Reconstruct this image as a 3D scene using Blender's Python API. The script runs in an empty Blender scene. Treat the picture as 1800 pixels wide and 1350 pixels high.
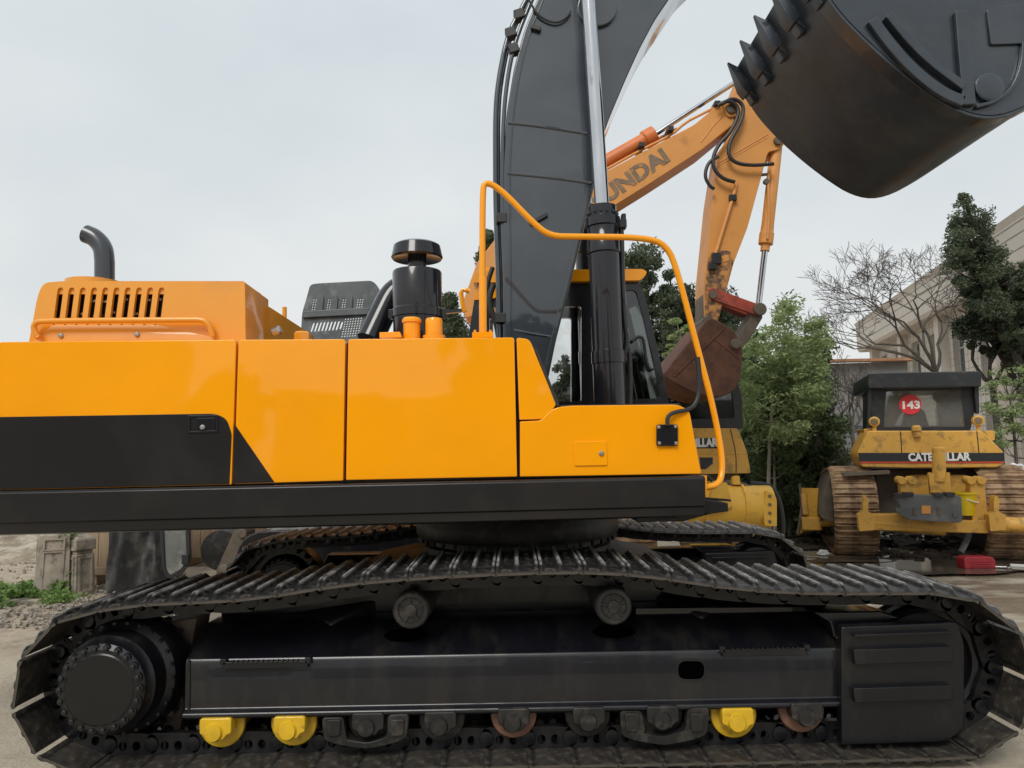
import bpy, bmesh, math, random
import numpy as np
from mathutils import Vector, Matrix
from mathutils.geometry import delaunay_2d_cdt
random.seed(7); rng = np.random.default_rng(11)
sc = bpy.context.scene
C = sc.collection

# ------------------------------------------------------------ camera, world, sun, exposure
CAMZ = 1.70; FPX = 1250.0; PITCH = math.atan(115/1250); ROLL = -0.018
cam = bpy.data.cameras.new('camera'); camo = bpy.data.objects.new('camera', cam); C.objects.link(camo)
cam.sensor_width = 36; cam.lens = FPX/1800*36; cam.clip_start = .05; cam.clip_end = 2000
RM = Matrix.Rotation(math.radians(90)+PITCH, 3, 'X') @ Matrix.Rotation(ROLL, 3, 'Z')
camo.matrix_world = Matrix.Translation((0, 0, CAMZ)) @ RM.to_4x4()
sc.camera = camo

world = bpy.data.worlds.new('World'); sc.world = world; world.use_nodes = True
SUN_EL, SUN_AZ = math.radians(46), math.radians(200)      # azimuth clockwise from +Y: behind the camera, a little left
nt = world.node_tree; N = nt.nodes; L = nt.links; N.clear()
wo = N.new('ShaderNodeOutputWorld'); bg = N.new('ShaderNodeBackground'); bg.inputs['Strength'].default_value = .1
sky = N.new('ShaderNodeTexSky'); sky.sky_type = 'NISHITA'; sky.sun_disc = False
sky.sun_elevation = SUN_EL; sky.sun_rotation = SUN_AZ; sky.air_density = 1.5; sky.dust_density = 6
tc = N.new('ShaderNodeTexCoord'); mp = N.new('ShaderNodeMapping'); mp.inputs['Scale'].default_value = (1.3, 1.3, 2.6)
nz = N.new('ShaderNodeTexNoise'); nz.inputs['Scale'].default_value = 1.6; nz.inputs['Detail'].default_value = 5
rp = N.new('ShaderNodeValToRGB'); rp.color_ramp.elements[0].position = .34; rp.color_ramp.elements[1].position = .66
rp.color_ramp.elements[0].color = (5.5, 5.85, 5.98, 1); rp.color_ramp.elements[1].color = (6.45, 6.6, 6.58, 1)
sx = N.new('ShaderNodeSeparateXYZ'); gr = N.new('ShaderNodeValToRGB')
gr.color_ramp.elements[0].position = 0.0; gr.color_ramp.elements[0].color = (1.05, 1.03, 1.02, 1)
gr.color_ramp.elements[1].position = .55; gr.color_ramp.elements[1].color = (.93, .965, .99, 1)
mul = N.new('ShaderNodeMix'); mul.data_type = 'RGBA'; mul.blend_type = 'MULTIPLY'; mul.inputs['Factor'].default_value = 1
mix = N.new('ShaderNodeMix'); mix.data_type = 'RGBA'; mix.inputs['Factor'].default_value = .94
L.new(tc.outputs['Generated'], mp.inputs['Vector']); L.new(mp.outputs[0], nz.inputs['Vector']); L.new(nz.outputs[0], rp.inputs[0])
L.new(tc.outputs['Generated'], sx.inputs[0]); L.new(sx.outputs['Z'], gr.inputs[0])
L.new(rp.outputs[0], mul.inputs['A']); L.new(gr.outputs[0], mul.inputs['B'])
L.new(sky.outputs[0], mix.inputs['A']); L.new(mul.outputs['Result'], mix.inputs['B'])
L.new(mix.outputs['Result'], bg.inputs['Color']); L.new(bg.outputs[0], wo.inputs['Surface'])

sun = bpy.data.lights.new('sun', 'SUN'); sun.energy = 1.5; sun.angle = math.radians(25); sun.color = (1, .97, .92)
suno = bpy.data.objects.new('sun', sun); C.objects.link(suno)
sd = Vector((math.sin(SUN_AZ)*math.cos(SUN_EL), math.cos(SUN_AZ)*math.cos(SUN_EL), math.sin(SUN_EL)))
suno.rotation_euler = sd.to_track_quat('Z', 'Y').to_euler(); suno.location = sd*30
sc.view_settings.view_transform = 'Standard'; sc.view_settings.look = 'None'
sc.view_settings.exposure = 0.36; sc.view_settings.gamma = 1; sc.view_settings.use_curve_mapping = False

# ------------------------------------------------------------ helpers
def P(px, py, D, t=0.0):
    """world point where the sight line through a photo pixel meets the upright plane y = D + t*x"""
    d = RM @ Vector(((px-900)/FPX, (675-py)/FPX, -1))
    k = D/(d.y - t*d.x)
    return Vector((d.x*k, d.y*k, CAMZ + d.z*k))
def G(px, py, z=0.0):
    d = RM @ Vector(((px-900)/FPX, (675-py)/FPX, -1))
    k = (z-CAMZ)/d.z
    return Vector((d.x*k, d.y*k, z))
def PL(pts, D, t=0.0): return [P(a, b, D, t) for a, b in pts]

class MB:
    def __init__(s): s.v = []; s.f = []
    def add(s, vs, fs):
        b = len(s.v); s.v += [tuple(v) for v in vs]; s.f += [tuple(b+i for i in f) for f in fs]; return s
    def box(s, c, size, M=None):
        c = Vector(c); x, y, z = [k/2 for k in size]
        vs = [Vector((a*x, b*y, d*z)) for a in (-1, 1) for b in (-1, 1) for d in (-1, 1)]
        if M is not None: vs = [M @ v for v in vs]
        return s.add([v+c for v in vs], [(0,1,3,2),(4,6,7,5),(0,4,5,1),(2,3,7,6),(0,2,6,4),(1,5,7,3)])
    def bar(s, a, b, w, h, up=(0,0,1)):
        """box from a to b, w across (side), h along up"""
        a = Vector(a); b = Vector(b); d = (b-a); ln = d.length; d.normalize()
        u = Vector(up); sd_ = d.cross(u)
        if sd_.length < 1e-4: sd_ = d.cross(Vector((1,0,0)))
        sd_.normalize(); u = sd_.cross(d)
        M = Matrix((d, sd_, u)).transposed()
        return s.box((a+b)/2, (ln, w, h), M)
    def prism(s, pts, off):
        pts = [Vector(p) for p in pts]; off = Vector(off); n = len(pts)
        nrm = Vector((0,0,0))
        for i in range(n): nrm += pts[i].cross(pts[(i+1) % n])
        if nrm.dot(off) > 0: pts = pts[::-1]
        vs = pts + [p+off for p in pts]
        fs = [tuple(range(n)), tuple(range(2*n-1, n-1, -1))]
        for i in range(n):
            j = (i+1) % n; fs.append((j, i, n+i, n+j))
        return s.add(vs, fs)
    def sheet(s, outer, holes, off):
        """plate with real holes: planar loops pushed along off"""
        loops = [[Vector(p) for p in outer]] + [[Vector(p) for p in h] for h in holes]; off = Vector(off)
        flat = [p for lp in loops for p in lp]; n = len(flat)
        nn0 = Vector((0,0,0)); o0 = loops[0]
        for i in range(len(o0)): nn0 += o0[i].cross(o0[(i+1) % len(o0)])
        nn0.normalize(); U = (o0[1]-o0[0]).normalized(); V = nn0.cross(U)
        uv = [Vector(((p-o0[0]).dot(U), (p-o0[0]).dot(V))) for p in flat]
        ed = []; k = 0; l2 = []
        for lp in loops:
            m = len(lp); ed += [(k+i, k+(i+1) % m) for i in range(m)]; l2.append(uv[k:k+m]); k += m
        def inp(pt, lp):
            c = False; j = len(lp)-1
            for i in range(len(lp)):
                if (lp[i].y > pt.y) != (lp[j].y > pt.y) and pt.x < (lp[j].x-lp[i].x)*(pt.y-lp[i].y)/(lp[j].y-lp[i].y)+lp[i].x: c = not c
                j = i
            return c
        ov, _, of, orig, _, _ = delaunay_2d_cdt(uv, ed, [], 0, 1e-7)
        mp_ = [o_[0] if o_ else None for o_ in orig]; fs = []
        for t in of:
            cc = (ov[t[0]]+ov[t[1]]+ov[t[2]])/3
            if not inp(cc, l2[0]) or any(inp(cc, h) for h in l2[1:]): continue
            t = [mp_[i] for i in t]
            if None in t: continue
            a, b, c = [flat[i] for i in t]
            t = t if (b-a).cross(c-a).dot(off) < 0 else t[::-1]
            fs.append(tuple(t)); fs.append((t[2]+n, t[1]+n, t[0]+n))
        k = 0
        for li, lp in enumerate(loops):
            m = len(lp); nrm = Vector((0,0,0))
            for i in range(m): nrm += lp[i].cross(lp[(i+1) % m])
            flip = (nrm.dot(off) > 0) ^ (li > 0)
            for i in range(m):
                a, b = k+i, k+(i+1) % m
                fs.append((a, b, b+n, a+n) if flip else (b, a, a+n, b+n))
            k += m
        return s.add(flat+[p+off for p in flat], fs)
    def tube(s, path, r, n=8, cap=True):
        path = [Vector(p) for p in path]; m = len(path)
        rs = r if isinstance(r, (list, tuple)) else [r]*m
        t0 = (path[1]-path[0]).normalized()
        u = t0.cross(Vector((0,0,1)))
        if u.length < .1: u = t0.cross(Vector((0,1,0)))
        u.normalize(); vs = []; fs = []
        for i, p in enumerate(path):
            if i == 0: t = t0
            elif i == m-1: t = (path[-1]-path[-2]).normalized()
            else: t = (path[i+1]-path[i-1]).normalized()
            u = (u - t*u.dot(t)); u.normalize(); w = t.cross(u)
            for k in range(n):
                a = 2*math.pi*k/n; vs.append(p+(u*math.cos(a)+w*math.sin(a))*rs[i])
        for i in range(m-1):
            for k in range(n):
                k2 = (k+1) % n; fs.append((i*n+k, i*n+k2, (i+1)*n+k2, (i+1)*n+k))
        if cap: fs.append(tuple(range(n))[::-1]); fs.append(tuple(range((m-1)*n, m*n)))
        return s.add(vs, fs)
    def lathe(s, o, axis, prof, n=28):
        """prof = [(radius, distance along axis)...] from o"""
        o = Vector(o); ax = Vector(axis).normalized()
        u = ax.cross(Vector((0,0,1)))
        if u.length < .1: u = ax.cross(Vector((1,0,0)))
        u.normalize(); w = ax.cross(u); vs = []; fs = []; m = len(prof)
        for r, h in prof:
            for k in range(n):
                a = 2*math.pi*k/n; vs.append(o+ax*h+(u*math.cos(a)+w*math.sin(a))*max(r, 1e-4))
        for i in range(m-1):
            for k in range(n):
                k2 = (k+1) % n; fs.append((i*n+k, i*n+k2, (i+1)*n+k2, (i+1)*n+k))
        fs.append(tuple(range(n))[::-1]); fs.append(tuple(range((m-1)*n, m*n)))
        return s.add(vs, fs)
    def mesh(s, name, m, smooth=35):
        me = bpy.data.meshes.new(name); me.from_pydata(s.v, [], s.f); me.update()
        bm = bmesh.new(); bm.from_mesh(me); bmesh.ops.recalc_face_normals(bm, faces=bm.faces); bm.to_mesh(me); bm.free()
        if smooth: me.shade_smooth(); me.set_sharp_from_angle(angle=math.radians(smooth))
        if m: me.materials.append(m)
        return me
    def build(s, name, m, parent=None, bevel=0, smooth=35, label=None, seg=2):
        o = bpy.data.objects.new(name, s.mesh(name, m, smooth)); C.objects.link(o)
        if bevel:
            b = o.modifiers.new('edge', 'BEVEL'); b.width = bevel; b.segments = seg; b.limit_method = 'ANGLE'
            b.angle_limit = math.radians(38); b.harden_normals = True
        adopt(o, parent)
        if label: o['label'] = label
        return o
def adopt(o, parent):
    if parent is None: return
    o.parent = parent
    w = parent; off = Vector((0,0,0))
    while w is not None: off += w.location; w = w.parent
    if o.data is not None or True: o.location = o.location - off
def tag(o, label, cat, group=None, kind=None):
    o['label'] = label; o['category'] = cat
    if group: o['group'] = group
    if kind: o['kind'] = kind
    return o
def thing(name, label, cat, loc, group=None):
    o = bpy.data.objects.new(name, None); C.objects.link(o); o.location = loc; o.empty_display_size = .2
    return tag(o, label, cat, group)
def struct(name, mb, m, **k):
    o = mb.build(name, m, **k); o['kind'] = 'structure'; return o
def chaikin(pts, it=2, closed=False):
    pts = [Vector(p) for p in pts]
    for _ in range(it):
        q = [] if closed else [pts[0]]
        n = len(pts)
        for i in range(n if closed else n-1):
            a, b = pts[i], pts[(i+1) % n]; q += [a*.75+b*.25, a*.25+b*.75]
        if not closed: q.append(pts[-1])
        pts = q
    return pts
def rnd_poly(pts, r, n=4):
    """round the corners of a 2-D pixel polygon"""
    out = []; m = len(pts)
    for i in range(m):
        p = Vector((pts[i][0], pts[i][1])); a = Vector(pts[i-1][:2]); b = Vector(pts[(i+1) % m][:2])
        rr = pts[i][2] if len(pts[i]) > 2 else r
        if rr <= 0: out.append(tuple(p)); continue
        da = (a-p); db = (b-p); k = min(rr, da.length*.45, db.length*.45)
        p1 = p+da.normalized()*k; p2 = p+db.normalized()*k
        for j in range(n+1):
            t = j/n; out.append(tuple(p1*(1-t)**2+p*2*t*(1-t)+p2*t*t))
    return out
def stadium(cx, cy, hw, hh, n=5, slant=0):
    """upright rounded slot in pixels"""
    o = []
    r = min(hw, hh)
    for k in range(n+1):
        a = math.pi*k/n; o.append((cx+hw*math.cos(a), cy-(hh-r)-r*math.sin(a)))
    for k in range(n+1):
        a = math.pi+math.pi*k/n; o.append((cx+hw*math.cos(a), cy+(hh-r)-r*math.sin(a)))
    return [(x-slant*(y-cy), y) for x, y in o]
def share(o, name=None, loc=None, parent=None, rot=None):
    c = o.copy(); C.objects.link(c)
    if parent is not None: c.parent = parent
    if loc is not None: c.location = loc
    if rot is not None: c.rotation_euler = rot
    return c
def text_obj(name, s, size, m, origin, xdir, updir, bold=.0, parent=None, width=None, depth=.004):
    cu = bpy.data.curves.new(name, 'FONT'); cu.body = s; cu.size = size; cu.extrude = depth/2; cu.offset = bold
    cu.align_x = 'LEFT'; cu.align_y = 'BOTTOM_BASELINE'; cu.resolution_u = 3
    t = bpy.data.objects.new(name, cu); C.objects.link(t)
    dg = bpy.context.evaluated_depsgraph_get(); me = bpy.data.meshes.new_from_object(t.evaluated_get(dg))
    bpy.data.objects.remove(t); bpy.data.curves.remove(cu)
    me.name = name; me.materials.clear(); me.materials.append(m)
    xs = [v.co.x for v in me.vertices]; x0, x1 = min(xs), max(xs)
    k = (width/(x1-x0)) if width else 1
    X = Vector(xdir).normalized(); U = Vector(updir); U = (U - X*U.dot(X)).normalized(); Z = X.cross(U)
    for v in me.vertices:
        p = v.co.copy(); v.co = Vector(origin) + X*((p.x-x0)*k) + U*p.y + Z*p.z
    o = bpy.data.objects.new(name, me); C.objects.link(o); adopt(o, parent); return o

# ------------------------------------------------------------ materials
MATS = {}
def mat(name, col, *a, cior=1.5, **k):
    m = mat0(name, col, *a, **k); m.node_tree.nodes['Principled BSDF'].inputs['Coat IOR'].default_value = cior; return m
def mat0(name, col, rough=.5, metal=0, var=.12, vs=3.0, dirt=None, ds=2.0, da=.5, bump=.0, bs=20, coat=0, spec=.5, stretch=(1,1,1), dr=None, wavy=0, dd=9):
    m = bpy.data.materials.new(name); m.use_nodes = True; nt = m.node_tree; N = nt.nodes; L = nt.links
    b = N['Principled BSDF']; b.inputs['Roughness'].default_value = rough; b.inputs['Metallic'].default_value = metal
    b.inputs['Specular IOR Level'].default_value = spec
    b.inputs['Coat Weight'].default_value = coat; b.inputs['Coat Roughness'].default_value = .04
    tc = N.new('ShaderNodeTexCoord'); mp = N.new('ShaderNodeMapping'); mp.inputs['Scale'].default_value = stretch
    L.new(tc.outputs['Object'], mp.inputs[0])
    nz = N.new('ShaderNodeTexNoise'); nz.inputs['Scale'].default_value = vs; nz.inputs['Detail'].default_value = 6; nz.inputs['Roughness'].default_value = .6
    L.new(mp.outputs[0], nz.inputs['Vector'])
    r = N.new('ShaderNodeValToRGB'); r.color_ramp.elements[0].position = .3; r.color_ramp.elements[1].position = .7
    r.color_ramp.elements[0].color = tuple(c*(1-var) for c in col)+(1,)
    r.color_ramp.elements[1].color = tuple(min(1, c*(1+var)) for c in col)+(1,)
    L.new(nz.outputs[0], r.inputs[0]); out = r.outputs[0]
    if dirt:
        n2 = N.new('ShaderNodeTexNoise'); n2.inputs['Scale'].default_value = ds; n2.inputs['Detail'].default_value = dd; n2.inputs['Roughness'].default_value = .65
        L.new(mp.outputs[0], n2.inputs['Vector'])
        r2 = N.new('ShaderNodeValToRGB'); c0 = .62-.3*da; r2.color_ramp.elements[0].position = c0; r2.color_ramp.elements[1].position = min(1, c0+.14)
        mx = N.new('ShaderNodeMix'); mx.data_type = 'RGBA'; mx.inputs['B'].default_value = tuple(dirt)+(1,)
        L.new(n2.outputs[0], r2.inputs[0]); L.new(r2.outputs[0], mx.inputs['Factor']); L.new(out, mx.inputs['A']); out = mx.outputs['Result']
        if dr is not None:
            mr = N.new('ShaderNodeMapRange'); mr.inputs['To Min'].default_value = rough; mr.inputs['To Max'].default_value = dr
            L.new(r2.outputs[0], mr.inputs['Value']); L.new(mr.outputs[0], b.inputs['Roughness'])
    L.new(out, b.inputs['Base Color'])
    if bump or wavy:
        bn = N.new('ShaderNodeTexNoise'); bn.inputs['Scale'].default_value = bs; bn.inputs['Detail'].default_value = 0 if wavy else 5
        L.new(mp.outputs[0], bn.inputs['Vector'])
        bp_ = N.new('ShaderNodeBump'); bp_.inputs['Strength'].default_value = 1.0 if wavy else min(1, bump*10); bp_.inputs['Distance'].default_value = wavy or bump
        L.new(bn.outputs[0], bp_.inputs['Height']); L.new(bp_.outputs[0], b.inputs['Normal'])
        if wavy: L.new(bp_.outputs[0], b.inputs['Coat Normal'])
    MATS[name] = m; return m
YEL = mat('yellow_paint', (.90, .338, .0), .4, spec=.1, var=.035, vs=2.2, coat=.9, wavy=.010, bs=1.6)
YEL2 = mat('yellow_hood_paint', (.78, .31, .012), .42, var=.03, vs=1.2, coat=.7, wavy=.003, bs=3, dirt=(.66,.27,.03), ds=2, da=.2)
BLK = mat('black_paint', (.009, .009, .012), .22, spec=.3, var=.25, vs=2, coat=.5, dirt=(.018, .017, .019), ds=3, da=.35, wavy=.004, bs=2)
BLKM = mat('black_skirt_paint', (.009, .0085, .009), .32, spec=.3, var=.2, vs=1.5, coat=.12, dirt=(.016,.014,.014), ds=1.2, da=.5)
UND = mat('undercarriage_black', (.006, .006, .008), .34, spec=.35, var=.3, vs=3, coat=.15, dirt=(.014, .013, .012), ds=4, da=.38, bump=.003, bs=30, dr=.6, stretch=(1.6,1,.5))
FRM = mat('frame_gloss_black', (.006, .006, .009), .3, spec=.4, var=.3, vs=3, coat=.3, dirt=(.016, .015, .014), ds=4, da=.4, stretch=(1.6,1,.45), wavy=.002, bs=5)
ROLL_ = mat('dark_cast_iron', (.014, .0135, .013), .5, spec=.4, var=.3, vs=9, dirt=(.045,.04,.035), ds=12, da=.4, bump=.004, bs=60)
BOOM = mat('boom_black_paint', (.017, .024, .034), .26, var=.2, vs=1.6, coat=1, cior=1.6, dirt=(.025, .034, .045), ds=2.2, da=.5, wavy=.008, bs=2.6)
BUCK = mat('bucket_dark_steel', (.028, .038, .054), .38, var=.3, vs=2.5, dirt=(.050, .054, .062), ds=3.2, da=.46, bump=.010, bs=11)
BUCKS = mat('bucket_side_paint', (.018, .025, .035), .34, var=.25, vs=2.6, coat=.6, dirt=(.028, .035, .045), ds=3, da=.5, wavy=.004, bs=5)
BUCKW = mat('bucket_worn_steel', (.11,.10,.095), .5, var=.3, vs=7, dirt=(.18,.14,.12), ds=9, da=.4, bump=.004, bs=40)
CHR = mat('chrome_rod', (.55, .56, .58), .12, metal=1, var=.12, vs=9, stretch=(1,1,.25), dirt=(.2,.2,.2), ds=8, da=.08)
STL = mat('bolt_steel', (.45, .44, .42), .3, metal=1, var=.2, vs=40)
PIPE = mat('exhaust_grey_paint', (.035, .04, .05), .3, var=.1, coat=.4)
PLAS = mat('grey_plastic', (.10, .115, .12), .5, var=.25, vs=5, dirt=(.20,.215,.22), ds=6, da=.35)
RUB = mat('rubber_black', (.018, .018, .019), .5, var=.2)
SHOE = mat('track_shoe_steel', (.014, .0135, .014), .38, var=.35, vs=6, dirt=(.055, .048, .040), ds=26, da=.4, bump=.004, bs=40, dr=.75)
def wear_highlight_nodes(m, z0, z1, col, rough=.35):
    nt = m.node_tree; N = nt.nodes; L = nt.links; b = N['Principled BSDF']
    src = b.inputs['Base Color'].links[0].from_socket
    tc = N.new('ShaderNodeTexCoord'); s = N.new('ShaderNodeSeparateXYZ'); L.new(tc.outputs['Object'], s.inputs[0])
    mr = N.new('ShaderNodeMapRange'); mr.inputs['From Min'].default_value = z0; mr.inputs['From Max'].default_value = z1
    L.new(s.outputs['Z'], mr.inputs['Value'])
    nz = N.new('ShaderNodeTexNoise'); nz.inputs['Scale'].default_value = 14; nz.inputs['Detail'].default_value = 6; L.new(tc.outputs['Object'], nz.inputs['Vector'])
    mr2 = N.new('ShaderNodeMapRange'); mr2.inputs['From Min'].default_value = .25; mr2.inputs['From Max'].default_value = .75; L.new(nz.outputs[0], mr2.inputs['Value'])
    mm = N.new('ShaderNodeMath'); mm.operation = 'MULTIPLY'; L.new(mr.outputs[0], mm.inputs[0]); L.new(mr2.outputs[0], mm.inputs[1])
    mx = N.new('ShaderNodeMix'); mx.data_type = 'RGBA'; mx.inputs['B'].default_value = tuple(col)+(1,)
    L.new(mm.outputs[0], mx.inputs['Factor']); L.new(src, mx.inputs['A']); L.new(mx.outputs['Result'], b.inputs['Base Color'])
wear_highlight_nodes(SHOE, .060+.019, .060+.029, (.40, .39, .37))  # bright ridge tops: worn steel plus highlights painted into the colour
wear_highlight_nodes(SHOE, .056, .048, (.10, .085, .066))
RSHOE = mat('rusty_shoe_steel', (.19, .11, .055), .6, var=.45, vs=6, dirt=(.38, .25, .14), ds=8, da=.5, bump=.004, bs=40)
YROL = mat('yellow_roller_paint', (.62, .38, .012), .35, var=.15, vs=8, coat=.3, dirt=(.2,.14,.02), ds=14, da=.12)
COPP = mat('rusty_roller_rim', (.17, .085, .055), .5, var=.3, vs=12)
ORG = mat('faded_orange_paint', (.66, .29, .07), .5, var=.1, vs=1.5, dirt=(.50, .22, .06), ds=3, da=.2, bump=.002, bs=30)
ORGR = mat('chipped_orange_paint', (.55, .25, .07), .55, var=.12, vs=2, dirt=(.10, .06, .04), ds=11, da=.6, bump=.003, bs=30)
ORG2 = mat('red_orange_cylinder_paint', (.62, .17, .04), .45, var=.12, vs=4)
RED = mat('red_link_paint', (.36, .06, .035), .5, var=.3, vs=7, dirt=(.14,.05,.035), ds=10, da=.3)
RUST = mat('rust_brown_bucket', (.125, .050, .028), .8, var=.35, vs=4, dirt=(.075, .032, .020), ds=7, da=.45, bump=.006, bs=25)
RUST2 = mat('dusty_brown_steel', (.12,.095,.07), .65, var=.3, vs=5)
CAT = mat('dozer_yellow_paint', (.68, .37, .065), .5, var=.14, vs=3, dirt=(.34, .20, .06), ds=6, da=.36, bump=.002, bs=30)
CATB = mat('dozer_bright_yellow', (.66, .37, .045), .45, var=.12, vs=2, dirt=(.42,.25,.06), ds=6, da=.2)
CATBLK = mat('dozer_black_paint', (.018, .02, .024), .4, var=.2, vs=3, dirt=(.05,.05,.05), ds=5, da=.2)
WHT = mat('white_print', (.78, .78, .75), .5, var=.05)
REDP = mat('red_print', (.62, .03, .04), .5, var=.05)
GRYP = mat('grey_steel_plate', (.11, .115, .12), .55, var=.25, vs=4, dirt=(.2,.18,.15), ds=5, da=.3)
DKPRINT = mat('dark_print', (.20, .14, .09), .6, var=.2, vs=8, dirt=(.48,.23,.08), ds=9, da=.25)
def glass(name, col, refl=.12, trans=.75, haze=0):
    m = bpy.data.materials.new(name); m.use_nodes = True; nt = m.node_tree; N = nt.nodes; L = nt.links; N.clear()
    o = N.new('ShaderNodeOutputMaterial'); t = N.new('ShaderNodeBsdfTransparent'); t.inputs[0].default_value = tuple(trans*c for c in col)+(1,)
    g = N.new('ShaderNodeBsdfGlossy'); g.inputs['Roughness'].default_value = .03; g.inputs[0].default_value = (.9,.92,.95,1)
    lw = N.new('ShaderNodeFresnel'); lw.inputs[0].default_value = 1.45
    ad = N.new('ShaderNodeMath'); ad.operation = 'ADD'; ad.inputs[1].default_value = refl; L.new(lw.outputs[0], ad.inputs[0])
    mx = N.new('ShaderNodeMixShader'); L.new(ad.outputs[0], mx.inputs[0]); L.new(t.outputs[0], mx.inputs[1]); L.new(g.outputs[0], mx.inputs[2]); 
    if haze:
        df = N.new('ShaderNodeBsdfDiffuse'); df.inputs[0].default_value = (.45,.45,.43,1); m2 = N.new('ShaderNodeMixShader'); m2.inputs[0].default_value = haze
        L.new(mx.outputs[0], m2.inputs[1]); L.new(df.outputs[0], m2.inputs[2]); L.new(m2.outputs[0], o.inputs[0])
    else: L.new(mx.outputs[0], o.inputs[0])
    return m
GLS = glass('clear_glass', (1, 1, 1), .02, .92)
GLD = glass('tinted_glass', (.75, .8, .75), .05, .45)
GLH = glass('hazy_window_glass', (.95, .97, .95), .14, .92, .18)

# ------------------------------------------------------------ ground
def ground_mat():
    m = bpy.data.materials.new('ground_mix'); m.use_nodes = True; nt = m.node_tree; N = nt.nodes; L = nt.links; b = N['Principled BSDF']
    tc = N.new('ShaderNodeTexCoord')
    def noise(s, d=8, r=.6, st=(1,1,1)):
        mp = N.new('ShaderNodeMapping'); mp.inputs['Scale'].default_value = st; L.new(tc.outputs['Object'], mp.inputs[0])
        n = N.new('ShaderNodeTexNoise'); n.inputs['Scale'].default_value = s; n.inputs['Detail'].default_value = d; n.inputs['Roughness'].default_value = r; L.new(mp.outputs[0], n.inputs['Vector']); return n.outputs[0]
    def ramp(src, a, b_, ca, cb):
        r = N.new('ShaderNodeValToRGB'); r.color_ramp.elements[0].position = a; r.color_ramp.elements[1].position = b_
        r.color_ramp.elements[0].color = tuple(ca)+(1,); r.color_ramp.elements[1].color = tuple(cb)+(1,); L.new(src, r.inputs[0]); return r.outputs[0]
    def mixc(f, A, B):
        x = N.new('ShaderNodeMix'); x.data_type = 'RGBA'; L.new(f, x.inputs['Factor']); L.new(A, x.inputs['A']); L.new(B, x.inputs['B']); return x.outputs['Result']
    conc = ramp(noise(1.1, 10, .7), .3, .72, (.40, .34, .255), (.66, .575, .45))
    fine = ramp(noise(28, 6, .75), .35, .7, (.27, .22, .165), (.60, .52, .41))
    dirt = ramp(noise(5, 10, .8), .35, .68, (.24, .19, .135), (.52, .43, .32))
    s = N.new('ShaderNodeSeparateXYZ'); L.new(tc.outputs['Object'], s.inputs[0])
    # dirt on the left, broken slab edge warped by noise
    w = noise(.55, 6, .7)
    a = N.new('ShaderNodeMath'); a.operation = 'MULTIPLY_ADD'; a.inputs[1].default_value = 7; L.new(w, a.inputs[0]); L.new(s.outputs['X'], a.inputs[2])
    left = N.new('ShaderNodeMapRange'); left.inputs['From Min'].default_value = .2; left.inputs['From Max'].default_value = -.6; L.new(a.outputs[0], left.inputs['Value'])
    yy = N.new('ShaderNodeMath'); yy.operation = 'MULTIPLY_ADD'; yy.inputs[1].default_value = 2; L.new(w, yy.inputs[0]); L.new(s.outputs['Y'], yy.inputs[2])
    near = N.new('ShaderNodeMapRange'); near.inputs['From Min'].default_value = 6.6; near.inputs['From Max'].default_value = 7.0; L.new(yy.outputs[0], near.inputs['Value'])
    mul = N.new('ShaderNodeMath'); mul.operation = 'MULTIPLY'; L.new(left.outputs[0], mul.inputs[0]); L.new(near.outputs[0], mul.inputs[1])
    spk = ramp(noise(9, 8, .8), .52, .66, (0,0,0), (1,1,1))
    base = mixc(spk, conc, fine)
    gm = mixc(spk, dirt, fine)
    col = mixc(mul.outputs[0], base, gm)
    wet = N.new('ShaderNodeMapRange'); wet.inputs['From Min'].default_value = .43; wet.inputs['From Max'].default_value = .53
    L.new(noise(.42, 7, .6, (1, 1.8, 1)), wet.inputs['Value'])
    xm = N.new('ShaderNodeMapRange'); xm.inputs['From Min'].default_value = 1.5; xm.inputs['From Max'].default_value = 4; L.new(s.outputs['X'], xm.inputs['Value'])
    wm = N.new('ShaderNodeMath'); wm.operation = 'MULTIPLY'; L.new(wet.outputs[0], wm.inputs[0]); L.new(xm.outputs[0], wm.inputs[1])
    dk = N.new('ShaderNodeMix'); dk.data_type = 'RGBA'; dk.blend_type = 'MULTIPLY'; dk.inputs['B'].default_value = (.45, .41, .38, 1)
    L.new(wm.outputs[0], dk.inputs['Factor']); L.new(col, dk.inputs['A'])
    L.new(dk.outputs['Result'], b.inputs['Base Color'])
    ro = N.new('ShaderNodeMapRange'); ro.inputs['To Min'].default_value = .9; ro.inputs['To Max'].default_value = .25; L.new(wm.outputs[0], ro.inputs['Value']); L.new(ro.outputs[0], b.inputs['Roughness'])
    bp_ = N.new('ShaderNodeBump'); bp_.inputs['Strength'].default_value = .7; bp_.inputs['Distance'].default_value = .025
    L.new(noise(14, 8, .75), bp_.inputs['Height']); L.new(bp_.outputs[0], b.inputs['Normal'])
    return m
g = MB(); xs = [-600, -60, -14]+[x*.5 for x in range(-24, 25)]+[14, 60, 600]; ys = [-600, -60, -6]+[y*.5 for y in range(0, 45)]+[30, 60, 600]
def gz(x, y):
    base = .12*max(0, min(1, (8.3-y)/1.5))
    if y < 5.6 or (abs(x) < 3.2 and y < 8): return base
    return base + gz0(x, y)
def gz0(x, y):
    return .03*math.sin(x*1.1+y*.7)*math.sin(y*.9-x*.3)*min(1, (y-5.6)/2)
vs = [(x, y, gz(x, y) if y < 22 and abs(x) < 200 else 0) for y in ys for x in xs]
n_ = len(xs); fs = [(j*n_+i, j*n_+i+1, (j+1)*n_+i+1, (j+1)*n_+i) for j in range(len(ys)-1) for i in range(n_-1)]
g.add(vs, fs); struct('ground', g, ground_mat(), smooth=60)

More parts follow.
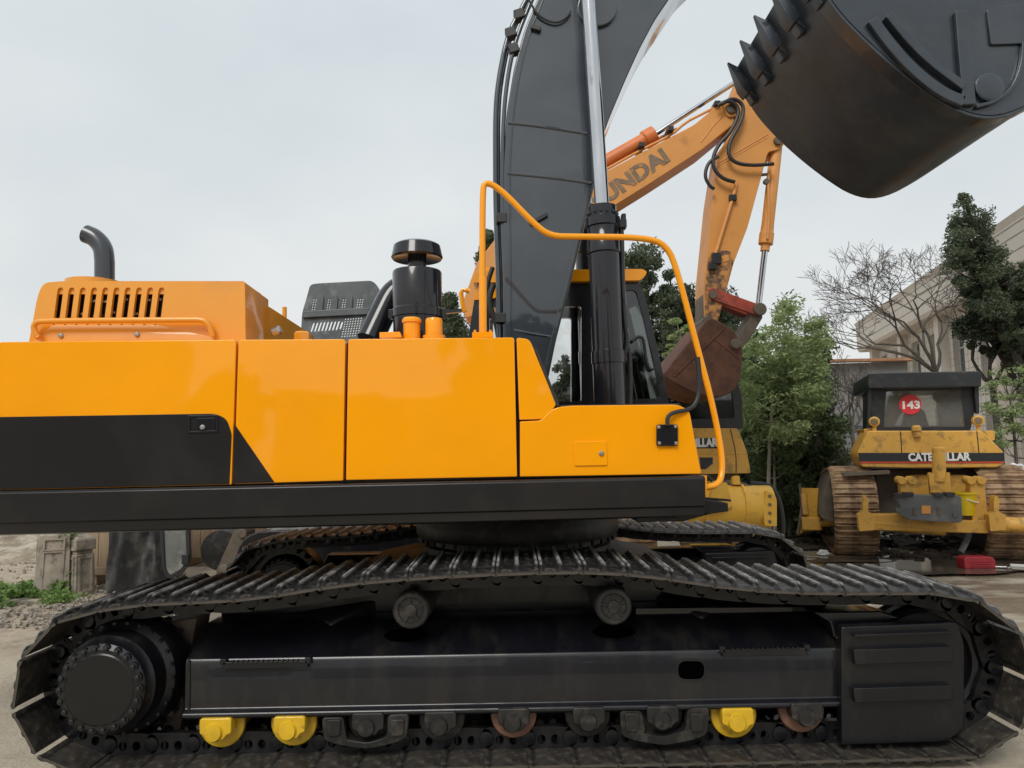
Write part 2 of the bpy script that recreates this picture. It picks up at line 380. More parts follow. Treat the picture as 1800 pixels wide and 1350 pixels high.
def blob(cx, cy, rx, ry, z, n=64, amp=.42, seed=1):
    r = random.Random(seed); ph = [r.uniform(0, 6.28) for _ in range(5)]
    return [Vector((cx+rx*(1+sum(amp/(k+1)*math.sin((k+2)*a+ph[k]) for k in range(5)))*math.cos(a),
                    cy+ry*(1+sum(amp/(k+1)*math.sin((k+2)*a+ph[k]) for k in range(5)))*math.sin(a), z)) for a in [2*math.pi*i/n for i in range(n)]]
WATER = mat('muddy_water', (.10, .08, .06), .06, var=.15, vs=1, spec=.7, bump=.0006, bs=3)
def puddle(px, py, rx, ry, seed):
    c = G(px, py); m = MB(); pts = blob(c.x, c.y, rx, ry, .034, seed=seed); m.add(pts, [tuple(range(len(pts)))])
    o = m.build('puddle', WATER, smooth=0); o['kind'] = 'structure'
puddle(1700, 1000, 2.3, .9, 3); puddle(1770, 1060, 1.0, .35, 21); puddle(1500, 985, .8, .3, 23); puddle(1560, 955, 1.5, 1.0, 5); puddle(1465, 965, .9, .55, 9); puddle(1420, 945, .8, .5, 11)

# ------------------------------------------------------------ main excavator
EX = thing('excavator', 'big glossy orange yellow excavator with black boom and tracks filling the foreground', 'excavator', (0, 5.0, 0))
TY = .35      # half shoe width
NEAR, FAR = 3.92, 6.46
# --- track path (pin line), x right, z up
TX0, TX1, TZ, TR = -2.075, 2.135, .56, .335
top = [(v.x, v.z-.05) for v in (P(a, b, 3.57) for a, b in ((235,1062),(400,1057),(480,1048),(600,1028),(680,1020),(800,1012),(900,1008),(1000,1005),(1100,1008),(1180,1018),(1260,1031),(1340,1039),(1440,1043),(1560,1043),(1625,1040)))]
path = []
for k in range(13):
    a = math.radians(270-180*k/12); path.append((TX0+TR*math.cos(a), TZ+TR*math.sin(a)))
path += top
for k in range(13):
    a = math.radians(90-180*k/12); path.append((TX1+TR*math.cos(a), TZ+TR*math.sin(a)))
pv = chaikin([Vector((a, 0, b)) for a, b in path], 1, True)
def resample(pv, pitch):
    n = len(pv); seg = [(pv[(i+1) % n]-pv[i]).length for i in range(n)]; Ltot = sum(seg); cnt = round(Ltot/pitch); st = Ltot/cnt
    out = []; i = 0; acc = 0
    for k in range(cnt):
        t = k*st
        while acc+seg[i] < t: acc += seg[i]; i += 1
        out.append(pv[i].lerp(pv[(i+1) % n], (t-acc)/seg[i]))
    return out, st
J, PIT = resample(pv, .216)
def shoe_mesh(name, m, pit, hw, off=.06, bolts=True):
    h = pit/2; prof = [(-h-.004, .0),(-h+.006,.030),(-h+.016,.031),(-h+.028,.006),(-.020,.005),(-.007,.031),(.007,.031),(.020,.005),(h-.024,.006),(h-.014,.030),(h-.004,.030),(h+.008,.004),(h+.004,-.012),(h-.02,-.004),(h-.04,-.008),(-h+.03,-.008),(-h-.001,-.010)]
    mb = MB(); secs = [(-hw, .35, -.012), (-hw+.02, .5, -.003), (-hw+.055, 1, 0), (hw-.055, 1, 0), (hw-.02, .5, -.003), (hw, .35, -.012)]
    vs = []; n = len(prof)
    for y, k, dz in secs:
        for x, z in prof: vs.append((x, y, off + (z*k if z > .01 else z) + dz))
    fs = [(i*n+j, i*n+(j+1) % n, (i+1)*n+(j+1) % n, (i+1)*n+j) for i in range(len(secs)-1) for j in range(n)]
    fs += [tuple(range(n)), tuple(range((len(secs)-1)*n, len(secs)*n))[::-1]]
    mb.add(vs, fs)
    if bolts:
        for x in (-.055, .055):
            for y in (-.13, -.05, .05, .13): mb.lathe((x, y, off), (0,0,1), [(.014,0),(.014,.018)], 6)
    return mb.mesh(name, m, 40)
def link_mesh(name, pit, ys=(-.122, .092)):
    mb = MB(); h = pit/2
    out = rnd_poly([(-h-.03,.04),(-h-.028,-.045),(-.04,-.056),(h+.02,-.055),(h+.03,.02),(h-.01,.052),(-h+.02,.052)], .03, 3)
    def rr(cx, cz, a, b): return [(cx+a*math.cos(t), cz+b*math.sin(t)) for t in [k*math.pi/5 for k in range(10)]]
    for y in ys:
        mb.sheet([(a, y, b) for a, b in out], [[(a, y, b) for a, b in rr(-.030, .008, .022, .024)], [(a, y, b) for a, b in rr(.040, .008, .022, .024)]], (0, .04, 0))
    mb.lathe((-h, ys[0]-.010, 0), (0,1,0), [(.026,0),(.036,.003),(.038,.012)], 12)
    mb.lathe((-h, ys[0]+.02, 0), (0,1,0), [(.03,0),(.03,ys[1]-ys[0])], 12)
    mb.lathe((-h, ys[1]+.03, 0), (0,1,0), [(.038,0),(.03,.025)], 12)
    for x in (-.05, .05): mb.lathe((x, ys[0]+.02, -.0), (0,0,1), [(.012,-.02),(.012,.05)], 6)
    return mb.mesh(name, UND, 40)
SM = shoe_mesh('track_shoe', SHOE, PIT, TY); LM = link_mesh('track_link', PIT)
TPIN = MB()
def make_track(yc, xo=0):
    # the chain's bushings: one mesh that carries shoes and links
    mb = MB()
    for p in J: mb.lathe((p.x+xo, yc-.1, p.z), (0,1,0), [(.026,0),(.026,.2)], 8)
    ch = mb.build('track_chain', UND, EX)
    n = len(J); base = Vector((EX.location))
    for i in range(n):
        a, b = J[i], J[(i+1) % n]; c = (a+b)/2; d = (b-a); ang = math.atan2(-d.z, d.x)
        for nm, me in (('track_shoe', SM), ('track_link', LM)):
            o = bpy.data.objects.new(nm, me); C.objects.link(o); o.parent = ch
            o.location = Vector((c.x+xo, yc, c.z)) - base - ch.location + ch.location*0
            o.location = Vector((c.x+xo, yc, c.z)); adopt2(o)
            o.rotation_euler = (0, ang, 0)
    return ch
def adopt2(o):
    w = o.parent; off = Vector((0,0,0))
    while w is not None: off += w.location; w = w.parent
    o.location = o.location - off
# path runs clockwise seen from the camera so the shoes' +z is outward
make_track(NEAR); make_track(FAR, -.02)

Y3 = Vector((0, 1, 0))
def disc_part(name, px, py, D, prof, m, parent, n=32, **k):
    mb = MB(); mb.lathe(P(px, py, D), (0,1,0), prof, n); return mb.build(name, m, parent, **k)
# --- sprocket and travel motor housing (near)
SX, SZ = -2.037, .571
def sprocket(yc, near=True):
    mb = MB(); r0 = .31; T = 23
    pts = []
    for k in range(T*4):
        a = 2*math.pi*k/(T*4); r = r0 + (.028 if k % 4 in (1, 2) else -.02); pts.append(Vector((TX0+r*math.cos(a), yc-.03, TZ+r*math.sin(a))))
    mb.prism(pts, (0, .06, 0)); sp = mb.build('sprocket', UND, EX)
    y0 = yc-.34 if near else yc-.12
    mb = MB(); mb.lathe((SX, y0, SZ), (0,1,0), [(.19,0),(.205,.012),(.215,.02),(.222,.05),(.24,.07),(.25,.16),(.285,.19),(.29,.25),(.30,.30),(.30,.34),(.2,.36)], 48)
    fd = mb.build('final_drive_housing', UND, EX, bevel=.004)
    mb = MB(); mb.lathe((SX, y0-.006, SZ), (0,1,0), [(.165,0),(.172,.005),(.172,.012)], 48); mb.build('hub_cover', BLKM, fd)
    bb = MB(); bb.lathe((0,0,0), (0,1,0), [(.009,-.020),(.012,-.018),(.012,-.006),(.020,-.004),(.023,.006)], 12); bme = bb.mesh('hub_bolt', UND)
    for k in range(22):
        a = 2*math.pi*k/22; o = bpy.data.objects.new('hub_bolt', bme); C.objects.link(o); o.parent = fd
        o.location = Vector((SX+.193*math.cos(a), y0+.008, SZ+.193*math.sin(a))); adopt2(o)
    if near:
        bb2 = MB(); bb2.lathe((0,0,0), (0,1,0), [(.010,-.01),(.014,.0)], 8); bm2 = bb2.mesh('flange_bolt', UND)
        for k in range(26):
            a = 2*math.pi*k/26; o = bpy.data.objects.new('flange_bolt', bm2); C.objects.link(o); o.parent = fd
            o.location = Vector((SX+.272*math.cos(a), y0+.185, SZ+.272*math.sin(a))); adopt2(o)
sprocket(NEAR); sprocket(FAR, False)
# rusty steel between sprocket and frame
mb = MB(); mb.prism([P(*q, 3.98) for q in [(255,1100),(345,1085),(330,1180),(315,1290),(285,1290),(270,1200)]], (0,.2,0)); mb.build('motor_bracket', RUST2, EX, bevel=.01)
# --- track frame
def frame(yo, near=True):
    # cross section (y, z) swept along x
    sec = [(-.20,.375),(-.215,.386),(-.215,.402),(-.20,.414),(-.185,.42),(-.185,.645),(-.175,.664),(-.155,.670),(.04,.775),(.075,.786),(.22,.786),(.25,.75),(.25,.375)]
    x0, x1 = P(322,1200,3.72).x, P(1490,1200,3.72).x
    mb = MB(); n = len(sec); vs = []
    for x in (x0, x1):
        for y, z in sec: vs.append((x, yo+y, z))
    mb.add(vs, [(j, (j+1) % n, n+(j+1) % n, n+j) for j in range(n)]+[tuple(range(n)), tuple(range(2*n-1, n-1, -1))])
    fr = mb.build('track_frame', FRM, EX, bevel=.009, seg=3)
    return fr
TFR = frame(NEAR); frame(FAR)
F = 3.735
# oval access hole in the frame face: a real rim, the shade inside painted as a black plate
mb = MB(); o_ = PL(rnd_poly([(1188,1158),(1242,1158),(1242,1198),(1188,1198)], 18, 5), F-.004); i_ = PL(rnd_poly([(1192,1162),(1238,1162),(1238,1194),(1192,1194)], 15, 5), F-.004)
mb.sheet(o_, [i_], (0,.01,0)); mb.build('access_hole_rim', UND, TFR)
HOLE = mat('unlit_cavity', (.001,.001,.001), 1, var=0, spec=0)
mb = MB(); mb.prism(PL(rnd_poly([(1192,1162),(1238,1162),(1238,1194),(1192,1194)], 15, 5), F-.0015), (0,.002,0)); mb.build('access_hole_shade', HOLE, TFR)
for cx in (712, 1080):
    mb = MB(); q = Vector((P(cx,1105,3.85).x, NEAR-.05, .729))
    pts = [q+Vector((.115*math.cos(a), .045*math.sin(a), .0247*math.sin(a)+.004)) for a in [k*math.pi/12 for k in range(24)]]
    mb.add(pts, [tuple(range(24))]); mb.build('recess_shade', HOLE, TFR, smooth=0)  # flat black oval, the shade of a recess painted on
# seam strip at left end, step lugs on the ridge
for a in ((332,1160,332,1248),):
    mb = MB(); mb.bar(P(a[0],a[1],F-.003), P(a[2],a[3],F-.003), .008, .012, up=(1,0,0)); mb.build('weld_bead', UND, TFR)
def lug(px, py, w):
    mb = MB(); c = P(px, py, F-.02)
    mb.box(c+Vector((w/2, .02, -.005)), (w, .05, .035)); mb.box(c+Vector((.0,.02,.012)), (.03,.05,.03)); mb.box(c+Vector((w,.02,.012)), (.03,.05,.03))
    for k in range(14): mb.box(c+Vector((.05+k*(w-.1)/13, .0,.014)), (.01,.02,.012))
    mb.build('step_bracket', UND, TFR, bevel=.003)
lug(392,1168,.43); lug(1270,1146,.43)
# gland plate behind carrier rollers (raised block on top of the frame)
mb = MB(); xa_, xb_ = P(1165,1060,4.05).x, P(1450,1060,4.05).x
mb.prism([Vector((xa_, NEAR+.10, .79)), Vector((xa_+.05, NEAR+.235, .895)), Vector((xa_+.05, NEAR+.24, .79))], (xb_-xa_, 0, 0)); mb.build('sloping_cover', FRM, TFR, bevel=.004)
mb = MB(); mb.box((-.32, NEAR+.29, .73), (2.75, .06, .46)); mb.build('inner_plate', UND, TFR, bevel=.01)
mb = MB(); mb.prism([Vector((x, NEAR+.08, z)) for x, z in [(P(1120,1070,3.95).x,.784),(P(1120,1070,3.95).x,.82),(1.84,.81),(1.84,.784)]], (0,.16,0)); mb.build('top_plate', BLK, TFR, bevel=.004)
# --- idler and guard
def idler(yo):
    mb = MB(); c = (TX1, yo-.08, TZ)
    mb.lathe(c, (0,1,0), [(.06,-.02),(.07,0),(.17,.02),(.24,.03),(.245,.0),(.27,-.01),(.28,.0),(.28,.045),(.30,.05),(.30,.11),(.28,.115),(.28,.16),(.25,.16),(.24,.13),(.07,.16)], 56)
    mb.build('idler_wheel', UND, EX)
idler(NEAR); idler(FAR)
def guard(yo, D):
    dz = D
    def g_(px, py): 
        v = P(px, py, 3.70); return Vector((v.x, D, v.z))
    mb = MB(); mb.prism([g_(*q) for q in rnd_poly([(1476,1100,6),(1680,1092,6),(1692,1130,8),(1692,1280,14),(1660,1302,12),(1476,1308,6)],8,3)], (0,.06,0))
    gd = mb.build('idler_guard', UND, EX, bevel=.01)
    for y0, y1 in ((1108,1112),(1134,1160),(1201,1226)):
        mb = MB(); mb.prism([g_(*q)-Vector((0,.035,0)) for q in rnd_poly([(1492,y0+3,2),(1662,y0-3,2),(1664,y1-3,2),(1494,y1+3,2)],3,2)], (0,.04,0)); mb.build('guard_rib', UND, gd, bevel=.008)
    # bracket yoke on the frame end
    mb = MB(); mb.prism([g_(*q)+Vector((0,.09,0)) for q in [(1440,1082),(1560,1080),(1600,1092),(1520,1112),(1478,1130),(1470,1100)]], (0,.16,0)); mb.build('idler_yoke', BLK, EX, bevel=.012)
guard(NEAR, NEAR-.24); guard(FAR, FAR-.24)
# --- rollers
def roller(px, py, m, rim, D=3.74, cap=True):
    c = P(px, py, 3.69); mb = MB()
    mb.lathe(c+Vector((.0,.075,0)), (0,1,0), [(.06,0),(.112,.003),(.117,.008),(.117,.026),(.1,.03),(.095,.08),(.09,.26),(.104,.27),(.104,.3)], 32)
    r = mb.build('bottom_roller', rim, EX)
    mb = MB(); w = .080
    q = rnd_poly([(-w,.055),(-w,-.022),(-.055,-.030),(-.040,-.054),(.040,-.054),(.055,-.030),(w,-.022),(w,.055)], .018, 5)
    mb.prism([c+Vector((a, 0, b)) for a, b in q], (0,.07,0)); b = mb.build('roller_bracket', m, r, bevel=.008)
    mb = MB(); mb.lathe(c+Vector((-.008,-.016,-.012)), (0,1,0), [(.003,.0),(.004,-.001),(.005,.0),(.040,.001),(.043,.006),(.044,.012),(.050,.02)], 28); mb.build('roller_cap', m, r)
for px, py in ((378,1283),(508,1280)): roller(px, py, YROL, YROL)
roller(1298,1266,YROL,YROL)
for px, py, rim in ((646,1274,ROLL_),(774,1272,ROLL_),(903,1266,COPP),(1036,1264,ROLL_),(1166,1262,ROLL_),(1420,1256,COPP)): roller(px, py, ROLL_, rim)
for px, py in ((722,1073),(1079,1066)):
    c = P(px, py, 3.70); mb = MB()
    mb.lathe(c, (0,1,0), [(.02,-.012),(.03,-.01),(.032,.004),(.060,.006),(.066,-.004),(.085,-.002),(.094,.01),(.094,.04),(.085,.05),(.1,.2),(.1,.3)], 32)
    for k in range(5):
        a = k*1.2566+.4; mb.box(c+Vector((.047*math.cos(a),.0,.047*math.sin(a))), (.035,.012,.008), Matrix.Rotation(-a, 3, 'Y'))
    mb.build('carrier_roller', ROLL_, EX)
def rguard(x0, x1, y0, y1, xm0, xm1):
    D = 3.70; mb = MB()
    o = rnd_poly([(x0,y0,8),(x0+38,y0-1,8),(x0+44,y0+34,6),(xm0,y0+38,10),((xm0+xm1)/2,y0+44,10),(xm1,y0+34,10),(x1-38,y0-5,8),(x1,y0-7,8),(x1-4,y1-16,10),(x1-35,y1-6,12),((x0+x1)/2,y1+2,10),(x0+35,y1-4,12),(x0+3,y1-14,10)],8,3)
    mb.prism(PL(o, D), (0,.05,0)); g_ = mb.build('track_guide_guard', ROLL_, EX, bevel=.008)
    for a in (x0+8, x1-34):
        mb = MB(); mb.prism(PL(rnd_poly([(a,y0+4),(a+26,y0+3),(a+24,y1-22),(a+3,y1-20)],4,2), D-.012), (0,.014,0)); mb.build('guard_leg_plate', ROLL_, g_, bevel=.005)
rguard(565,719,1262,1316,610,680); rguard(1090,1247,1251,1308,1130,1205)
# --- carbody, slew ring
mb = MB()
mb.prism([Vector((x, y, .80)) for x, y in [(-.75,4.35),(.75,4.35),(1.0,4.9),(1.0,5.5),(.75,6.0),(-.75,6.0),(-1.0,5.5),(-1.0,4.9)]], (0,0,.16))
for sx_ in (-1, 1):
    for sy in (-1, 1):
        a = Vector((sx_*.62, 5.19+sy*.45, .84)); b = Vector((sx_*1.15, 5.19+sy*1.10, .66)); mb.bar(a, b, .42, .26)
mb.build('carbody', ROLL_, EX, bevel=.02)
mb = MB(); mb.lathe((0.02,5.19,.95), (0,0,1), [(.64,0),(.66,.02),(.66,.09),(.61,.10),(.61,.14),(.70,.15),(.72,.18),(.72,.25),(.68,.36)], 60)
sr = mb.build('slew_ring', ROLL_, EX)
bb = MB(); bb.lathe((0,0,0), (0,0,1), [(.016,-.03),(.016,0)], 6); bme = bb.mesh('ring_bolt', UND)
for k in range(40):
    a = 2*math.pi*k/40; o = bpy.data.objects.new('ring_bolt', bme); C.objects.link(o); o.parent = sr; o.location = Vector((.02+.69*math.cos(a), 5.19+.69*math.sin(a), 1.10)); adopt2(o)

# --- upper structure: side plane y = DH + T*x
T = .026; BK = Vector((-T, 1, 0)).normalized()
def H(px, py, d=0): return P(px, py, 3.76+d, T)
def HL(pts, d=0): return [H(a, b, d) for a, b in pts]
def hp(name, pts, d0, depth, m, parent=EX, bevel=.006, r=0, seg=2, label=None, holes=None):
    mb = MB(); q = HL(rnd_poly(pts, r, 4) if r or any(len(p) > 2 for p in pts) else pts, d0)
    if holes: mb.sheet(q, [HL(h, d0) for h in holes], BK*depth)
    else: mb.prism(q, BK*depth)
    return mb.build(name, m, parent, bevel=bevel, seg=seg, label=label)
# skirt: main channel, lower fold
sec = [(-.05,-.010),(-.05,.205),(-.036,.222),(0,.226),(.3,.226),(.3,-.03),(-.02,-.055),(-.035,-.048)]
def skirt():
    a = H(-330, 869-.021*-330+.0, -.0); b = H(1236, 837, 0)
    zt = lambda px: None
    mb = MB(); n = 0; prof_px_top = [(-330, 870), (1236, 836)]
    A = H(-330, 870); B = H(1236, 836); A2 = H(-330, 926); B2 = H(1236, 888); A3 = H(-330, 947); B3 = H(1236, 905)
    def ring(t, m_, l): return [t+BK*-.030, t+BK*-.044+Vector((0,0,-.012)), m_+BK*-.044, m_+BK*-.030+Vector((0,0,-.006)), l+BK*-.028, l+BK*-.006+Vector((0,0,-.008)), l+BK*.45, t+BK*.45]
    r1 = ring(A, A2, A3); r2 = ring(B, B2, B3); k = len(r1)
    mb.add(r1+r2, [(j, (j+1) % k, k+(j+1) % k, k+j) for j in range(k)]+[tuple(range(k)), tuple(range(2*k-1, k-1, -1))])
    return mb.build('side_skirt', BLKM, EX, bevel=.006)
skirt()
mb = MB(); q = [H(-300, 935, .1), H(1230, 900, .1)]; mb.prism([q[0], q[1], q[1]+Vector((0,0,.1)), q[0]+Vector((0,0,.1))], BK*2.7); mb.build('deck_plate', UND, EX)
# step at the front end
hp('front_step', [(1236,852),(1240,878),(1280,884),(1281,899),(1252,903),(1200,917),(1120,918),(1120,905),(1236,903)], .05, .35, BLKM, bevel=.008)
for k in range(5):
    mb = MB(); a = H(1238+k*3, 876+k*.3, .10+k*.03); mb.bar(a, a+Vector((.11,.0,-.01)), .010, .012); mb.build('step_tread', BLKM, EX)
# core behind the doors
hp('housing_core', [(-300,612),(905,600),(930,604),(965,715),(1195,720),(1222,834),(-300,868)], .05, 2.45, BLK, bevel=0)
# doors
d1 = hp('rear_side_door', [(-6,601,10),(415,597,6),(407,852,2),(-6,862,2)], 0, .40, YEL, bevel=.028, seg=4, r=3)
hp('black_band', [(-6,733,0),(378,727,10),(398,736,16),(407,762,6),(403,851,0),(-6,861,0)], -.004, .006, BLKM, d1, bevel=.002, r=2)
d2 = hp('middle_side_door', [(419,597,6),(607,596,5),(603,845,2),(411,851,2)], 0, .40, YEL, bevel=.028, seg=4, r=3)
hp('black_wedge', [(411.8,745),(482,847.5),(409,850)], -.004, .006, BLKM, d2, bevel=.002)
d3 = hp('front_side_door', [(612,596,5),(904,593,5),(909,838,2),(608,844,2)], 0, .40, YEL, bevel=.028, seg=4, r=3)
u = hp('corner_panel', [(908,593,5),(931,596,9),(978,711,4),(962,733,8),(951,737,3),(913,738,2)], .0, .40, YEL, bevel=.022, seg=4, r=3)
fb = hp('tool_box', [(914,741,2),(950,739,5),(975,716,12),(1005,713,5),(1192,711,18),(1212,722,8),(1233,833,3),(914,838,2)], -.004, .50, YEL, bevel=.022, seg=4, r=3)
hp('box_lid_seal', [(985,712),(1195,709),(1195,713),(985,716)], .03, .3, RUB, bevel=.002)
hp('rubber_edge_strip', [(940,615),(944,614),(984,712),(979,716)], -.002, .3, RUB, bevel=.003)
ac = hp('access_cover', [(1009,776,3),(1066,775,3),(1068,818,3),(1010,819,3)], -.012, .012, YEL, fb, bevel=.003, r=3)
def bolt(px, py, d, r=.016, parent=EX, name='lock_barrel'):
    mb = MB(); mb.lathe(H(px, py, d), -BK, [(r,0),(r,.005),(r*.75,.009),(r*.4,.010)], 16); return mb.build(name, STL, parent)
bolt(1057,797,-.012,.014,ac)
# latch on the rear door
lt = hp('latch_frame', [(330,730),(383,729),(383,760),(330,762)], -.010, .008, BLKM, d1, bevel=.003, holes=[[(334,734),(379,733),(379,756),(334,758)]])
hp('latch_paddle', [(346,735),(378,734),(378,755),(346,757)], -.008, .006, BLK, d1, bevel=.002); bolt(356,751,-.010,.014,lt)
# mirror bracket plate with rod
mp_ = hp('mirror_base', [(1154,746,4),(1192,746,4),(1192,784,4),(1154,784,4)], -.022, .012, BLK, bevel=.003, r=4)
for a, b in ((1158,751),(1187,750),(1159,779),(1188,779)): bolt(a, b, -.022, .010, mp_, 'plate_bolt')
mb = MB(); mb.tube(chaikin([H(1173,748,-.035),H(1173,732,-.035),H(1185,724,-.03),H(1215,720,0),H(1228,700,.02),H(1229,665,.02),H(1225,628,.02)],3), .011, 10); mb.build('mirror_rod', RUB, mp_)
mb = MB(); mb.bar(H(1226,628,.02), H(1231,672,.02), .022, .022, up=(0,1,0)); mb.build('rod_clamp', RUB, mp_)
# tall yellow handrail
rp_ = [H(849,584,.10),H(848,500,.10),H(848,340,.10),H(852,318,.10),H(882,334,.11),H(940,395,.12),H(968,415,.13),H(1010,416,.14),H(1130,417,.16),H(1172,430,.18),H(1192,480,.2),H(1228,620,.22),H(1250,700,.22),H(1268,790,.20),H(1270,832,.18),H(1262,853,.15),H(1238,857,.10)]
mb = MB(); pp = [H(849,584,.10)] + chaikin(rp_[1:], 2); mb.tube(pp, .0175, 14); hr = mb.build('handrail', YEL, EX)
mb = MB(); mb.tube([H(849,588,.10), H(849,487,.10)], .0215, 14); mb.build('rail_sleeve', YEL, hr)
hp('rail_foot', [(830,584,1),(867,583,1),(867,593,1),(830,594,1)], .06, .09, YEL, hr, bevel=.002)
for a in (835, 862):
    mb = MB(); mb.lathe(H(a,584,.08), (0,0,1), [(.008,0),(.008,.012)], 6); mb.build('foot_bolt', YEL, hr)
hp('rail_bracket', [(1236,836),(1243,836),(1243,872),(1238,872)], .06, .08, YEL, hr, bevel=.003)
# engine hood
E = .20
slots = []
for k in range(10):
    slots.append(stadium(103+k*19.75, 534, 5.2, 29, 4, slant=.13))
for k in range(10): slots.append(stadium(94.5+k*19.9, 570.5, 2.6, 1.0, 2))
outer = rnd_poly([(50,606,1),(66,520,25),(76,497,18),(110,494,12),(430,494,4),(432,606,1)], 3, 5)
mb = MB(); mb.sheet(HL(outer, E), [HL(s_, E) for s_ in slots], BK*.02); hood = mb.build('engine_hood', YEL2, EX, bevel=.002, smooth=30)
mb = MB(); mb.prism(HL(outer, E+.035), BK*.012); mb.build('hood_liner', BLK, hood)
hp('hood_shell', [(52,606,1),(68,520,25),(78,498,18),(110,495,12),(430,495,4),(432,606,1)], E+.055, .30, YEL2, hood, bevel=.02, seg=4, r=3)
mb = MB(); a = H(431,495,E); b = H(431,600,E); 
mb.prism([a, b, b+BK*.42, a+BK*.42+Vector((0,0,-.01))], Vector((-.05,0,0))); mb.build('hood_end_panel', YEL2, hood, bevel=.008)
for k in range(10):     # orange slot hoods over a dark inside
    cx = 103+k*19.75; mb = MB(); mb.prism(HL([(cx-2,505),(cx+9.5,505),(cx+9,517),(cx-3.5,517)], E+.014), BK*.018); mb.build('louvre_hood', YEL2, hood)
for k, (x_, y_) in enumerate([(165,530),(185,531),(218,528),(258,529),(277,528),(150,552),(172,556),(196,551),(236,553)]):
    mb = MB(); mb.tube([H(x_-7,y_,E+.03),H(x_+7,y_-2,E+.03)], .008, 6); mb.build('engine_pipe', STL, hood)
mb = MB(); mb.tube([H(68,594,E-.03)]+chaikin([H(66,592,E-.03),H(58,576,E-.04),H(63,566,E-.045),H(80,564,E-.045),H(330,562,E-.045),H(358,562,E-.045),H(368,572,E-.04),H(374,592,E-.03)],2), .0155, 12); mb.build('hood_handrail', YEL2, EX)
for a, b in ((107,590),(241,588)): bolt(a, b, E-.002, .014, hood, 'hood_bolt')
# lower hood behind, running away from the viewer
mb = MB(); a = H(470,536,.62); mb.prism([H(440,520,.58), H(476,541,.58), H(552,590,1.55), H(552,606,1.55), H(476,606,.58), H(440,606,.58)], Vector((-.35,0,0))); mb.build('rear_hood_slope', YEL2, EX, bevel=.01)
mb = MB(); a = H(478,585,.34); mb.lathe(a, (1,-.2,.3), [(.02,0),(.028,.01),(.028,.05),(.015,.06)], 12); mb.build('hood_latch', STL, EX)
# exhaust
mb = MB(); pp = [H(184,500,.7), H(184,470,.7)] + chaikin([H(184,460,.7),H(182,436,.7),H(168,418,.7),H(151,411,.7)],3)
mb.tube(pp, .058, 20, cap=False); mb.tube([p for p in pp[::-1]], .050, 20, cap=False)
ex = mb.build('exhaust_pipe', PIPE, EX)
ex.data.update()
mb = MB(); mb.lathe(H(168,497,.75), (0,0,1), [(.17,-.05),(.17,0),(.13,.012),(0.08,.014)], 24); mb.build('exhaust_collar', YEL2, EX)
# air cleaner with rain cap
A = Vector(H(734,600,.65)); sc_ = 1250/A.y
mb = MB(); z = lambda py: P(734,py,A.y).z - A.z
mb.lathe(A, (0,0,1), [(.150,-.1),(.150,z(560)),(.158,z(559)),(.158,z(545)),(.152,z(543)),(.155,z(481)),(.150,z(478)),(.06,z(475)),(.058,z(475)+.001),(.058,z(450))], 40); acn = mb.build('air_cleaner', BLK, EX)
mb = MB(); mb.lathe(A, (0,0,1), [(.05,z(450)),(.154,z(456)),(.162,z(453)),(.146,z(433)),(.13,z(430)),(.03,z(429))], 40); mb.build('rain_cap', BLK, acn)
for a in (-1, 1):
    mb = MB(); mb.box(A+Vector((a*.165,0,z(552))), (.03,.04,.06)); mb.build('clamp_lug', BLK, acn, bevel=.004)
mb = MB(); mb.tube(chaikin([H(650,598,.75),H(668,560,.8),H(690,515,.85),H(712,505,.85)],2), [.085]*2+[.085]*8 if False else .085, 20); mb.build('intake_duct', BLK, EX)
# filler caps and small bracket
for x_, a in ((724, 0), (763, 1)):
    c = H(x_,594,.30); mb = MB()
    if a == 0: mb.lathe(c, (0,0,1), [(.048,-.02),(.048,.085),(.056,.088),(.056,.104),(.046,.116),(.02,.118)], 24)
    else: mb.lathe(c, (0,0,1), [(.065,-.02),(.065,.012),(.05,.016),(.05,.1),(.044,.112),(.03,.116)], 24)
    mb.build('filler_cap', YEL, EX)
hp('cap_bracket', [(667,584,1),(703,583,1),(706,593,1),(667,594,1)], .22, .08, YEL, bevel=.002)
mb = MB(); mb.lathe(H(532,592,.5), (0,0,1), [(.05,-.03),(.05,.02),(.04,.03)], 6); mb.build('hex_cap', YEL2, EX)
# perforated grey guard panel
PD = 1.9
holes = []
for bx in (545,571,597,623):
    for i in range(3):
        for j in range(5): holes.append([(bx+6+i*4.2-(j*.7)+1.5*math.cos(a), 527+j*4.2+1.5*math.sin(a)-i*.4) for a in [k*math.pi/3 for k in range(6)]])
for k in range(9): holes.append(stadium(549+k*6.3, 575-k*.4, 1.9, 8.5 if k < 8 else 7, 3, slant=.32))
for i in range(7):
    for j in range(8):
        x_, y_ = 607+i*4.6-j*.9, 561+j*4.3-i*.3
        holes.append([(x_+1.55*math.cos(a), y_+1.55*math.sin(a)) for a in [k*math.pi/3 for k in range(6)]])
out = rnd_poly([(528,604,1),(531,550,8),(540,520,10),(545,500,8),(560,498,6),(655,493,8),(668,508,8),(668,540,8),(645,604,1)], 5, 4)
mb = MB(); mb.sheet(HL(out, PD), [HL(h_, PD) for h_ in holes], BK*.02); pg = mb.build('perforated_guard', PLAS, EX, smooth=30)
for cx in (562,587,613):
    mb = MB(); mb.prism(HL(stadium(cx,535,6.2,17,5,slant=.1), PD-.012), BK*.014); mb.build('pressed_oval', PLAS, pg, bevel=.005)
hp('guard_fold', [(532,546),(650,540),(649,553),(531,559)], PD-.025, .03, PLAS, pg, bevel=.01)
